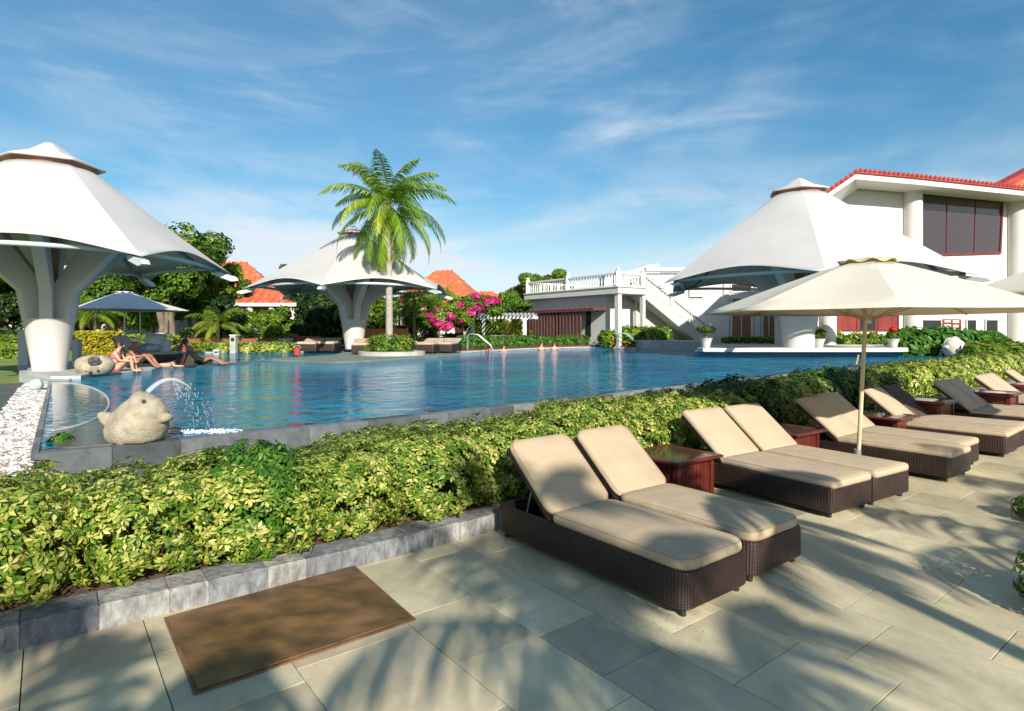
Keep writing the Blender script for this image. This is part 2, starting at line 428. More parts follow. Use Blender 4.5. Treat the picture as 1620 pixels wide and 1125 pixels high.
def mth(op, a, b=None, clamp=False):
    n = wn('ShaderNodeMath', operation=op); n.use_clamp = clamp
    for i, x in enumerate((a, b)):
        if x is None: continue
        if isinstance(x, (int, float)): n.inputs[i].default_value = x
        else: L.new(x, n.inputs[i])
    return n.outputs[0]
tc = wn('ShaderNodeTexCoord'); sep = wn('ShaderNodeSeparateXYZ'); L.new(tc.outputs['Generated'], sep.inputs[0])
zz = mth('MAXIMUM', sep.outputs['Z'], 0.0); zd = mth('ADD', zz, .12)
cu = mth('DIVIDE', sep.outputs['X'], zd); cv = mth('DIVIDE', sep.outputs['Y'], zd)
cmb = wn('ShaderNodeCombineXYZ'); L.new(cu, cmb.inputs[0]); L.new(cv, cmb.inputs[1])
def cloud(scale, rot, st, det, dist, lo, hi, src=None, rough=.55):
    mp = wn('ShaderNodeMapping'); mp.inputs['Rotation'].default_value = (0,0,rot); mp.inputs['Scale'].default_value = st
    L.new(src or cmb.outputs[0], mp.inputs['Vector'])
    n = wn('ShaderNodeTexNoise'); n.inputs['Scale'].default_value = scale; n.inputs['Detail'].default_value = det; n.inputs['Distortion'].default_value = dist; n.inputs['Roughness'].default_value = rough
    L.new(mp.outputs[0], n.inputs['Vector'])
    r = wn('ShaderNodeMapRange', interpolation_type='SMOOTHSTEP'); r.inputs[1].default_value = lo; r.inputs[2].default_value = hi
    L.new(n.outputs['Fac'], r.inputs['Value']); return r.outputs[0]
cmb3 = wn('ShaderNodeCombineXYZ'); L.new(sep.outputs['X'], cmb3.inputs[0]); L.new(mth('MULTIPLY', sep.outputs['Z'], 1.35), cmb3.inputs[1]); L.new(mth('MULTIPLY', sep.outputs['Y'], .5), cmb3.inputs[2])
c1 = cloud(2.3, R(32), (.8,1.9,1), 9, 1.3, .44, .82, cmb3.outputs[0], .6)
c2 = cloud(1.6, R(-20), (1,1.2,1), 5, .5, .40, .66, cmb3.outputs[0])
c3 = cloud(4.2, R(28), (.45,2.0,1), 9, 1.6, .46, .82, cmb3.outputs[0], .6)
cir = mth('ADD', mth('MULTIPLY', mth('ADD', mth('MULTIPLY', c1, .50), mth('MULTIPLY', c3, .20)), mth('ADD', mth('MULTIPLY', c2, .8), .2)), mth('MULTIPLY', c2, .10))
# low cumulus bank near the horizon
cmb2 = wn('ShaderNodeCombineXYZ'); L.new(mth('MULTIPLY', sep.outputs['X'], 1.0), cmb2.inputs[0]); L.new(mth('MULTIPLY', sep.outputs['Z'], 3.2), cmb2.inputs[1]); L.new(sep.outputs['Y'], cmb2.inputs[2])
c4 = cloud(2.4, 0, (1,1,1), 8, .4, .40, .58, cmb2.outputs[0], .55)
band = wn('ShaderNodeMapRange', interpolation_type='SMOOTHSTEP'); L.new(zz, band.inputs['Value'])
band.inputs[1].default_value = .30; band.inputs[2].default_value = .10; band.inputs[3].default_value = 0; band.inputs[4].default_value = 1
hz = wn('ShaderNodeMapRange', interpolation_type='SMOOTHSTEP'); L.new(zz, hz.inputs['Value'])
hz.inputs[1].default_value = .26; hz.inputs[2].default_value = 0.0; hz.inputs[3].default_value = 0; hz.inputs[4].default_value = .42
low = mth('MULTIPLY', mth('MULTIPLY', c4, band.outputs[0]), .85)
tot = mth('MINIMUM', mth('ADD', mth('ADD', mth('ADD', cir, .05), low), hz.outputs[0]), .93)
hs = wn('ShaderNodeHueSaturation'); hs.inputs['Saturation'].default_value = 1.5; hs.inputs['Hue'].default_value = .488; hs.inputs['Value'].default_value = 1.0
L.new(sky.outputs[0], hs.inputs['Color'])
mx = wn('ShaderNodeMixRGB'); L.new(tot, mx.inputs['Fac']); L.new(hs.outputs[0], mx.inputs['Color1']); mx.inputs['Color2'].default_value = (6.4, 7.0, 7.7, 1)
L.new(mx.outputs[0], bg.inputs['Color']); bg.inputs['Strength'].default_value = .092
sc.view_settings.view_transform = 'Standard'; sc.view_settings.look = 'None'; sc.view_settings.exposure = .45; sc.view_settings.gamma = 1
sc.cycles.max_bounces = 6; sc.cycles.transparent_max_bounces = 8; sc.cycles.caustics_reflective = False; sc.cycles.caustics_refractive = False
sc.cycles.sample_clamp_indirect = 6
#@@GROUND
# ================================================================== GROUND AND POOL
KP = [(-8.0,-1.0),(-4.2,2.12),(-2.76,3.24),(-2.14,3.70),(-1.16,4.42),(-.11,5.27),(1.0,6.1),(2.3,7.3),(4.2,9.0),(6.0,10.6),(8.2,12.4),(10.2,14.0),(12.4,15.9),(15.5,18.6),(19.5,22.0)]
NP_ = [(-4.45,5.6),(-3.7,6.1),(-1.4,7.9),(.94,9.9),(3.9,12.7),(8.5,16.6),(13.7,20.6),(18.6,24.1)]
def interp(poly, step):
    out = [Vector((*poly[0],0))]
    for a, b in zip(poly[:-1], poly[1:]):
        a = Vector((*a[:2],0)); b = Vector((*b[:2],0)); n = max(1, int(round((b-a).length/step)))
        for i in range(1, n+1): out.append(a.lerp(b, i/n))
    return out
def offset(poly, dist):
    poly = [Vector((p[0],p[1],0)) for p in poly]; out = []
    for i, p in enumerate(poly):
        d = (poly[min(i+1,len(poly)-1)] - poly[max(i-1,0)]).normalized()
        out.append(p + Vector((-d.y, d.x, 0))*dist)
    return out
def smooth(poly, it=1):
    for _ in range(it):
        q = [poly[0]]
        for a, b in zip(poly[:-1], poly[1:]):
            q += [(a[0]*.75+b[0]*.25, a[1]*.75+b[1]*.25), (a[0]*.25+b[0]*.75, a[1]*.25+b[1]*.75)]
        q.append(poly[-1]); poly = q
    return poly
KPs = smooth(KP, 2); NPs = smooth(NP_, 2)
# base ground reaching the horizon
g = MB(); g.add([(-900,-300,-.07),(900,-300,-.07),(900,2500,-.07),(-900,2500,-.07)], [(0,1,2,3)])
tag(g.build('ground', 'soil_far'), kind='structure')
# raised garden ground beyond the pool wall
off = [(p.x,p.y) for p in offset(NPs, .35)]
far = [(-900,2400),(-900,-200),(-14,-6),(-9.5,0.5),(-5.4,5.2)] + off[1:] + [(24,28),(60,30),(900,40),(900,2400)]
m_ = MB(); m_.prism(far, -.06, .50); tag(m_.build('lawn', 'lawn'), kind='structure')
# patio slabs, joints follow the first pair of loungers
mortar = MB(); mortar.add([(-12,-8,-.02),(30,-8,-.02),(30,26,-.02),(-12,26,-.02)], [(0,1,2,3)])
tag(mortar.build('patio_bed', 'grout'), kind='structure')
ua = math.atan2(-.79, .612); cu_, su_ = math.cos(ua), math.sin(ua)
pt = MB(); rr = random.Random(5)
v = -14.0; k = 0
while v < 22:
    wdt = rr.choice([.46,.52,.6,.68,.56]); u = -24 + rr.uniform(0,1)
    while u < 16:
        ln = rr.choice([.5,.62,.74,.9,1.05])
        cx, cy = u+ln/2, v+wdt/2
        wx, wy = cx*cu_ - cy*su_, cx*su_ + cy*cu_
        if -9 < wx < 26 and -7.5 < wy < 22:
            # signed side of kerb: keep the patio side only
            best = min(range(len(KPs)-1), key=lambda i: (KPs[i][0]-wx)**2+(KPs[i][1]-wy)**2)
            a = KPs[best]; b_ = KPs[best+1]
            side = (b_[0]-a[0])*(wy-a[1]) - (b_[1]-a[1])*(wx-a[0])
            dd = side/math.hypot(b_[0]-a[0], b_[1]-a[1])
            if dd < .9:
                j = .0028; z = rr.uniform(-.0015,.0015)
                mt = Matrix.Rotation(ua, 4, 'Z')
                pt.bevbox((u+j, v+j, -.015), (u+ln-j, v+wdt-j, z), .0012, rr.random(), mt)
        u += ln
    v += wdt
tag(pt.build('patio', 'paving', attr=True), kind='structure')
# planting bed soil
bed = [(p.x,p.y) for p in offset(KPs, .12)] + [(p.x,p.y) for p in offset(NPs, .02)][::-1] + [(-5.3,5.0),(-8.5,1.0)]
m_ = MB(); m_.prism(bed, -.03, .10); tag(m_.build('planting_soil', 'soil'), kind='structure')
# kerb of the bed
kb = MB(); pts = interp([(p[0],p[1]) for p in KPs], .1)
# resample kerb in stones
def stones(mb, pts, dist0, dist1, z0, z1, lens, rr, bv=.008, gap=.003):
    cum = [0]
    for a, b in zip(pts[:-1], pts[1:]): cum.append(cum[-1] + (b-a).length)
    def at(s):
        s = max(0, min(cum[-1]-1e-4, s))
        i = max(j for j in range(len(cum)-1) if cum[j] <= s)
        a, b = pts[i], pts[i+1]; t = (s-cum[i])/max(1e-6, cum[i+1]-cum[i]); d = (b-a).normalized()
        return a.lerp(b, t), Vector((-d.y,d.x,0))
    s = 0
    while s < cum[-1]-.05:
        l = rr.choice(lens); e = min(cum[-1], s+l)
        p, n = at(s+gap); q, n2 = at(e-gap)
        j = rr.uniform(-.004,.004)
        c = [p+n*dist0, q+n2*dist0, q+n2*dist1, p+n*dist1]
        d = (q-p).normalized()
        def ring(i, z): return [(c[0]+(d+n)*i).to_tuple()[:2]+(z,), (c[1]+(-d+n2)*i).to_tuple()[:2]+(z,), (c[2]+(-d-n2)*i).to_tuple()[:2]+(z,), (c[3]+(d-n)*i).to_tuple()[:2]+(z,)]
        vs = ring(0,z0)+ring(0,z1+j-bv)+ring(bv,z1+j)
        fs = [(3,2,1,0)] + [(k+i,k+(i+1)%4,k+4+(i+1)%4,k+4+i) for k in (0,4) for i in range(4)] + [(8,9,10,11)]
        mb.add(vs, fs, rr.random()); s = e
rr = random.Random(3)
stones(kb, pts, 0, .25, -.02, .142, [.22,.3,.26,.36,.18], rr, .007, .001)
tag(kb.build('kerb', 'kerb_stone', attr=True), kind='structure')
# pool wall of stone blocks, the water level with its top
pw = MB(); rr = random.Random(8)
np_pts = interp(NPs, .1)
stones(pw, np_pts, 0, .26, -.02, .596, [.45,.6,.38,.75], rr, .006, .002)
o = pw.build('pool_wall', 'pool_stone', attr=True)
tag(o, 'long low dark grey stone block wall holding the pool behind the yellow green hedge', 'wall')
# water sheet
far_edge = [P(1556,567,.6),P(1500,564.5,.6),P(1440,563,.6),Vector((15.5,28.5,0)),Vector((9,28.5,0)),P(1098,556,.6),P(1010,551.6,.6),P(930,549.8,.6),P(831,552.6,.6),P(725,557.5,.6),Vector((-5,31,0)),P(480,555,.6),P(290,556.5,.6),Vector((-17,26,0)),Vector((-16,20,0)),P(165,584,.6),P(80,600,.6)]
wp = [(p.x,p.y) for p in offset(NPs, .20)] + [(p.x,p.y) for p in far_edge]
m_ = MB(); n = len(wp)
m_.add([(p[0],p[1],.6) for p in wp], [tuple(range(n))]); 
tag(m_.build('pool_water', 'pool_water'), kind='structure')
# basin below the water
m_ = MB(); m_.prism([(p[0],p[1]) for p in wp], .502, .56); tag(m_.build('pool_basin', 'blue_tile'), kind='structure')
# calm overflow basin with curved rim, near left corner
edge = [P(82,606,.6),P(130,608,.6),P(165,622,.6),P(176,640,.6),P(160,660,.6),P(125,675,.6),P(84,682,.6)]
edge = [Vector((a,b,.6)) for a,b in smooth([(p.x,p.y) for p in edge], 3)]
m_ = MB(); m_.prism([(p.x,p.y) for p in edge], .57, .608)
tag(m_.build('overflow_water', 'calm_water'), kind='structure')
rim = MB(); rim.tube([(p.x,p.y,.606) for p in edge], .018, 6)
rim.build('overflow_rim', 'pale_stone'); tag(bpy.data.objects['overflow_rim'], 'thin curved pale stone rim round the calm shallow corner of the pool', 'rim')
edge2 = [P(84,683,.6),P(125,676.5,.6),P(160,662,.6),P(196,668,.6),P(250,680,.6),P(262,694,.6),P(236,697.5,.6),P(112,708.5,.6),P(84,707,.6)]
m_ = MB(); m_.prism([(p.x,p.y) for p in edge2], .55, .607); tag(m_.build('stone_ledge', 'wet_stone'), kind='structure')
# peninsula deck and the weir between the pools
deck = [P(x,y,.63) for x,y in [(430,569.5),(480,571),(530,573.5),(570,571.5),(640,567),(700,563),(728,560.5),(728,557)]] + [Vector((-4.5,34,0)),Vector((-11.8,35,0))] + [P(x,y,.63) for x,y in [(480,553.2),(548,557),(530,561.5),(480,565),(430,567)]]
m_ = MB(); m_.prism([(p.x,p.y) for p in deck], .45, .645); tag(m_.build('pool_deck', 'deck_green'), kind='structure')
weir = [P(x,y,.62) for x,y in [(242,581.5),(300,579),(330,577),(380,573.5),(432,569.3)]]
m_ = MB(); rr = random.Random(4); stones(m_, [Vector((p.x,p.y,0)) for p in weir], -.02, .3, .5, .618, [1.2], rr)
tag(m_.build('weir', 'pool_stone', attr=True), kind='structure')
bk = [P(x,y,.64) for x,y in [(200,587),(240,580),(300,567),(360,562)]]
m_ = MB(); m_.prism([(p.x,p.y) for p in [P(x,y,.62) for x,y in [(64,603),(110,600),(160,592),(240,585),(258,579),(236,573),(150,573),(30,578),(30,596)]]], .45, .625)
tag(m_.build('pool_terrace', 'pale_stone'), kind='structure')
farp = [P(x,y,.62) for x,y in [(284,558.2),(380,557),(480,555.8)]]
m_ = MB(); m_.prism([(p.x,p.y) for p in farp] + [(farp[2].x,farp[2].y+1.2),(farp[1].x,farp[1].y+1.2),(farp[0].x-1,farp[0].y+1.2)], .45, .635)
tag(m_.build('pool_coping', 'pale_stone'), kind='structure')
# bright rim at the far edge (overflow foam and blue tiles)
rimp = [P(x,y,.61) for x,y in [(728,557.4),(780,554.8),(831,552.3),(880,550.6),(930,549.5),(1010,551.3)]]
m_ = MB(); stones(m_, [Vector((p.x,p.y,0)) for p in rimp], -.1, .7, .5, .66, [2.0], random.Random(2), .01, .0)
tag(m_.build('far_coping', 'pale_stone', attr=True), kind='structure')
# pebble strip and dark side deck at the left
A0, A1 = Vector((-4.45,5.6,0)), Vector((-10.75,14.0,0)); dA = (A1-A0).normalized(); nA = Vector((dA.y,-dA.x,0))*-1
if nA.x > 0: nA = -nA
Wp = .5
m_ = MB(); m_.prism([tuple(A0.xy), tuple(A1.xy), tuple((A1+nA*.46).xy), tuple((A0+nA*.58).xy), tuple((A0+nA*.7-dA*1.4).xy), tuple((A0+nA*.0-dA*.9).xy)], .0, .515)
tag(m_.build('gravel_bed', 'pale_stone'), kind='structure')
vs=[];fs=[];rn=[];rr=random.Random(9); pb = MB()
for i in range(3400):
    s = (A1-A0).length*rr.random()**1.35*.99; lat = rr.uniform(.02, .57-.09*s/10)
    if i % 9 == 0: s = -rr.random()*1.0
    p = A0 + dA*s + nA*lat; r_ = rr.uniform(.012,.026)*(1+s*.08)
    pb.ball((p.x,p.y,.517+r_*.3), (r_*rr.uniform(.8,1.5), r_*rr.uniform(.8,1.5), r_*.6), 6, 4, .12, rr.random())
o = pb.build('pebbles', 'pebble', attr=True, smooth=True); tag(o, 'white rounded pebbles with brown bits filling the strip left of the pool', 'pebbles', kind='stuff')
m_ = MB(); m_.prism([tuple((A0+nA*.60-dA*3).xy), tuple((A1+nA*.48).xy), tuple((A1+nA*.48+dA*.2).xy), tuple((A1+nA*6).xy), tuple((A0+nA*7-dA*3).xy)], .40, .535)
tag(m_.build('side_path', 'deck_dark'), kind='structure')
# low stone edging wall dividing pool corner and pebbles
m_ = MB(); stones(m_, interp([tuple(A0.xy), tuple(A1.xy)], .3), -.03, .03, .0, .612, [.5,.6], random.Random(6), .004, .001)
o = m_.build('pool_edging', 'pool_stone', attr=True); tag(o, 'narrow dark stone edging between the white pebbles and the pool corner', 'edging')

# ================================================================== METAL COVER ON THE PATIO
c_ = [P(262,980),P(310,1099),P(655,982),P(560,898)]
ctr = sum(c_, Vector())/4
root = empty('access_cover', (ctr.x,ctr.y,0), 0, 'flat rusty brown metal access cover lying on the patio against the stone kerb', 'access cover')
q = [p-ctr for p in c_]
m_ = MB(); m_.prism([(p.x*1.015,p.y*1.015) for p in q], .0025, .012); m_.build('rim', 'plate_rim', root)
m_ = MB(); m_.prism([(p.x*.985,p.y*.985) for p in q], .0125, .021)
nn=len(m_.v); o = m_.build('plate', 'bronze_plate', root)
bv = o.modifiers.new('bevel','BEVEL'); bv.width = .003; bv.segments = 2
# narrow grey strip of stone beside the cover
e = (c_[2]-c_[3]).normalized(); s_ = Vector((e.y,-e.x,0)); s_ = s_ if s_.x > 0 else -s_
p0 = c_[3] + s_*.03 + Vector((0,0,0)); p1 = c_[3] + e*.75 + s_*.03
# dry fallen bits
db = MB(); rr = random.Random(12)
for i in range(260):
    if rr.random() < .6: px, py = rr.gauss(1010,60), rr.gauss(985,28)
    else: px, py = rr.uniform(640,1300), rr.uniform(850,1000)
    p = P(px, max(py,840), .004); a = rr.uniform(0,PI); l = rr.uniform(.004,.014); wv = rr.uniform(.0015,.003)
    dx, dy = math.cos(a), math.sin(a)
    db.add([(p.x-dx*l,p.y-dy*l,.004),(p.x-dy*wv,p.y+dx*wv,.007),(p.x+dx*l,p.y+dy*l,.005),(p.x+dy*wv,p.y-dx*wv,.0045)],[(0,1,2),(0,2,3)])
o = db.build('fallen_petals', 'pole_wood'); tag(o, 'tiny dry tan bits fallen on the patio slabs', 'debris', kind='stuff')

# ================================================================== LOUNGERS
def rrect(x0,x1,y0,y1,r,seg=6, r2=None):
    out = []; r2 = r if r2 is None else r2
    for cx, cy, a0, rad in ((x1-r,y0+r,-90,r),(x1-r,y1-r,0,r),(x0+r2,y1-r2,90,r2),(x0+r2,y0+r2,180,r2)):
        for i in range(seg+1):
            a = R(a0+90*i/seg); out.append((cx+rad*math.cos(a), cy+rad*math.sin(a)))
    return out
def cushion_mb(x0,x1,y0,y1,th,r=.08,mtx=None,seed=0,puff=.012):
    """padded slab: rounded outline, soft edges, slightly uneven top"""
    rr = random.Random(seed); mb = MB(); ph = [rr.uniform(0,6.28) for _ in range(6)]
    def bump(x,y): return puff*.5*(math.sin(3.1*x+ph[0])*math.cos(4.2*y+ph[1]) + .6*math.sin(7.3*x+ph[2]+2*y)*math.cos(6.1*y+ph[3]))
    prof = [(.035,0),(.008,.010),(0,.028),(0,th-.032),(.008,th-.012),(.03,th-.002),(.06,th+.003),(.12,th+.008)]
    vs=[];fs=[];n=None; cx,cy=(x0+x1)/2,(y0+y1)/2
    for ins,z in prof:
        ring = rrect(x0+ins,x1-ins,y0+ins,y1-ins,max(.015,r-ins*.7),6)
        n=len(ring)
        for (x,y) in ring: vs.append((x,y,z+(bump(x,y) if z>th*.5 else 0)))
    for i in range(len(prof)-1):
        for k in range(n):
            k2=(k+1)%n; fs.append((i*n+k,i*n+k2,(i+1)*n+k2,(i+1)*n+k))
    # inner grid by shrinking rings
    base=(len(prof)-1)*n; last=base
    for s in (.8,.6,.4,.2):
        st=len(vs)
        for k in range(n):
            x,y,_=vs[base+k]; x=cx+(x-cx)*s; y=cy+(y-cy)*s
            vs.append((x,y,th+.008+puff*(1-s)*.5+bump(x,y)))
        for k in range(n):
            k2=(k+1)%n; fs.append((last+k,last+k2,st+k2,st+k))
        last=st
    vs.append((cx,cy,th+.008+puff*.5+bump(cx,cy))); e=len(vs)-1
    fs += [(last+k,last+(k+1)%n,e) for k in range(n)]
    fs.append(tuple(range(n-1,-1,-1)))
    if mtx is not None: vs=[mtx@Vector(v) for v in vs]
    mb.add(vs,fs); return mb
LEN, WID, FH = 1.92, .72, .285
def make_lounger(name, cmat, back=True, backmat=None, square=False, seed=1, tilt=39, label='', group=None):
    root = empty(name, label=label, cat='sun lounger', group=group)
    hx, hy = LEN/2, WID/2
    fr = MB(); r0 = .09 if not square else .05
    prof = [(.012,.055),(0,.07),(0,FH-.02),(.006,FH-.005),(.02,FH),(.04,FH-.004),(.048,FH-.02),(.048,.13)]
    ringn=None; vs=[];fs=[]
    for ins,z in prof:
        ring = rrect(-hx+ins,hx-ins,-hy+ins,hy-ins,max(.02,r0-ins),6); ringn=len(ring)
        vs += [(x,y,z) for x,y in ring]
    for i in range(len(prof)-1):
        for k in range(ringn):
            k2=(k+1)%ringn; fs.append((i*ringn+k,i*ringn+k2,(i+1)*ringn+k2,(i+1)*ringn+k))
    fs.append(tuple(range((len(prof)-1)*ringn, len(prof)*ringn))); fs.append(tuple(range(ringn-1,-1,-1)))
    fr.add(vs,fs); fr.build('frame','wicker',root,smooth=SM)
    for sx in (-1,1):
        for sy in (-1,1):
            l = MB(); l.lathe([(.018,0),(.022,.006),(.020,.02),(.028,.05),(.028,.07)],10,(sx*(hx-.07),sy*(hy-.07),0)); l.build('leg','black_rubber',root,smooth=SM)
    pv = -hx+.66       # hinge of the backrest
    sp = MB(); sp.bevbox((pv,-hy+.05,FH-.045),(hx-.05,hy-.05,FH-.012),.006); sp.build('seat_panel','wicker',root)
    BL = .74
    Mb = Matrix.Translation((pv,0,FH-.01)) @ Matrix.Rotation(R(tilt),4,'Y') @ Matrix.Scale(-1,4,(1,0,0))
    Mb = Matrix.Translation((pv,0,FH-.01)) @ Matrix.Rotation(PI,4,'Z') @ Matrix.Rotation(R(-tilt),4,'Y')
    bp_ = MB(); bp_.bevbox((0,-hy+.03,-.012),(BL-.02,hy-.03,.018),.006,mtx=Mb); bp_.build('backrest','wicker',root)
    for sy in (-1,1):
        pr = MB(); a = Mb@Vector((BL*.52,sy*(hy-.12),-.01)); pr.tube([a,(a.x-.12,a.y,.15)],.008,6); pr.build('prop','pole_metal',root)
    th=.085
    ov = -.01 if square else .02
    cs = cushion_mb(pv-.02,hx-.01+(0 if not square else .015),-hy+.02,hy-.02,th,.11 if not square else .04,Matrix.Translation((0,0,FH-.012)),seed)
    c_o=cs.build('seat_cushion',cmat,root,smooth=True)
    pp=MB(); rg=rrect(pv-.02+.012,hx-.01-.012+(0 if not square else .015),-hy+.032,hy-.032,.10 if not square else .04,6); rg=rg+[rg[0]]; pp.tube([(x,y,FH-.012+th-.010) for x,y in rg],.0045,5,caps=False); pp.tube([(x,y,FH-.012+.012) for x,y in rg],.0045,5,caps=False); pp.build('piping','piping_tan',c_o,smooth=True)
    # cushion of the back lies on the upper face of the backrest
    cb = cushion_mb(.0,BL,-hy+.02,hy-.02,th*.8,.10 if not square else .04,Mb@Matrix.Translation((.015,0,.018)),seed+5)
    # flip so the padded side faces the sitter
    b_o=cb.build('back_cushion',backmat or cmat,root,smooth=True)
    rg=rrect(.012,BL-.012,-hy+.032,hy-.032,.09 if not square else .04,6); rg=rg+[rg[0]]; pp=MB(); Mc=Mb@Matrix.Translation((.015,0,.018)); pp.tube([Mc@Vector((x,y,th*.8-.010)) for x,y in rg],.0045,5,caps=False); pp.build('piping','piping_tan',b_o,smooth=True)
    return root
def place(root, head, ang, scale=1.0):
    ux, uy = math.cos(ang), math.sin(ang)
    hl = Vector((head[0], head[1], 0))
    c = hl + Vector((ux,uy,0))*LEN/2 + Vector((-uy,ux,0))*WID/2
    root.location = c; root.rotation_euler = (0,0,ang)
GL = 'sun loungers in pairs along the hedge'
heads = [(-.14,5.10,-52.3),(2.0-.09,7.0+.13,-57.5),(3.83,8.36,-53),(5.5,9.63,-50),(7.6,11.03,-50),(9.5,12.53,-50),(11.5,14.2,-50)]
labs = [('nearest sun lounger with open wicker frame, beside the metal cover end of the kerb','second nearest sun lounger, touching the nearest one and left of the first side table'),
 ('left sun lounger of the second pair, palm leaf shadow across its beige cushion','right sun lounger of the second pair, in front of the cream parasol pole'),
 ('left sun lounger of the third pair, right behind the cream parasol pole','right sun lounger of the third pair, half hidden by its neighbour past the parasol pole'),
 ('left sun lounger of the fourth pair, beside a lounger with a brown back','sun lounger whose raised back is dark brown, in the fourth pair'),
 ('left sun lounger of the fifth pair, its shaded back grey','right sun lounger of the fifth pair, grey shaded back beside the sixth pair'),
 ('left sun lounger of the sixth pair near the right picture edge','right sun lounger of the sixth pair near the right picture edge'),
 ('farthest sun lounger, partly cut by the right picture edge','last sun lounger of the row beyond the right picture edge')]
protos = {}
def lounger(key, **kw):
    if key not in protos:
        protos[key] = make_lounger('sun_lounger', **kw); return protos[key]
    return copy_tree(protos[key])
for i,(hx_,hy_,a) in enumerate(heads):
    a = R(a)
    for j in (0,1):
        if i == 6 and j == 1: continue
        key = ('r' if i == 0 else 's') + ('b' if (i,j)==(3,1) else '') + ('g' if i == 4 else '') 
        kw = dict(cmat='cushion' if i == 0 else 'cushion_pale', square=i>0, seed=i*2+j+3)
        if (i,j)==(3,1): kw['backmat']='cushion_brown'
        if i == 0:
            o = make_lounger('sun_lounger', tilt=41, **kw)
        else: o = lounger('s'+('b' if (i,j)==(3,1) else ''), **kw)
        gap = [.075,.03,.02,.02,.02,.02,.02][i]
        v_ = Vector((-math.sin(a), math.cos(a), 0)); hd = Vector((hx_,hy_,0)) + v_*(WID+gap)*j
        if i == 0 and j == 1: hd += Vector((math.cos(a),math.sin(a),0))*-.03
        if i == 2 and j == 1: hd += Vector((math.cos(a),math.sin(a),0))*-.12
        place(o, hd, a); o['label'] = labs[i][j]; o['category']='sun lounger'; o['group'] = GL

# ================================================================== SIDE TABLES
def make_table(label):
    root = empty('side_table', label=label, cat='side table', group='side tables between the loungers')
    w_, h = .27, .43
    b = MB()
    for k in range(4):
        mt = Matrix.Rotation(PI/2*k,4,'Z')
        n_ = 9
        for i in range(n_):
            x0 = -w_+2*w_*i/n_; b.bevbox((x0+.003,-w_-.012,.03),(x0+2*w_/n_-.003,-w_,h-.03),.004,mtx=mt)
        b.box((-w_+.005,-w_,.05),(w_-.005,-w_+.012,h-.035),mtx=mt)
    b.build('base','table_wood',root)
    for sx in (-1,1):
        for sy in (-1,1):
            b = MB(); b.bevbox((sx*w_-.03,sy*w_-.03,0),(sx*w_+.03,sy*w_+.03,h-.03),.006); b.build('corner_post','table_wood',root)
    t_ = MB(); W2=.37
    vs=[]
    for ins,z in ((.05,h-.035),(.0,h-.008),(0,h+.006),(.02,h+.02),(.05,h+.02),(.06,h+.012)):
        x=W2-ins; vs += [(-x,-x,z),(x,-x,z),(x,x,z),(-x,x,z)]
    fs=[(3,2,1,0)]+[(k*4+i,k*4+(i+1)%4,k*4+4+(i+1)%4,k*4+4+i) for k in range(5) for i in range(4)]
    t_.add(vs,fs); t_.build('table_frame','table_wood',root)
    t_ = MB(); t_.box((-.308,-.308,h),(.308,.308,h+.0135)); t_.build('table_top','table_top',root)
    return root
tabs = [((1.70,6.36),'nearest dark red wooden side table, glossy top, between first and second lounger pairs'),
 ((3.62,7.95),'dark red side table standing between the second and third lounger pairs'),
 ((5.72,9.25),'dark red side table right of the parasol pole, beside the fourth lounger pair'),
 ((7.05,10.2),'dark red side table between the brown backed lounger and the grey backed pair'),
 ((9.2,11.45),'small red side table in front of the sixth lounger pair'),
 ((11.3,13.0),'farthest red side table at the right edge of the picture')]
t0 = None
for (x,y),lb in tabs:
    if t0 is None: t0 = make_table(lb); o = t0
    else: o = copy_tree(t0, label=lb)
    o.location=(x,y,0); o.rotation_euler=(0,0,R(-52+random.uniform(-3,3)))
    if y>10: o.scale=(1,1,1.28)

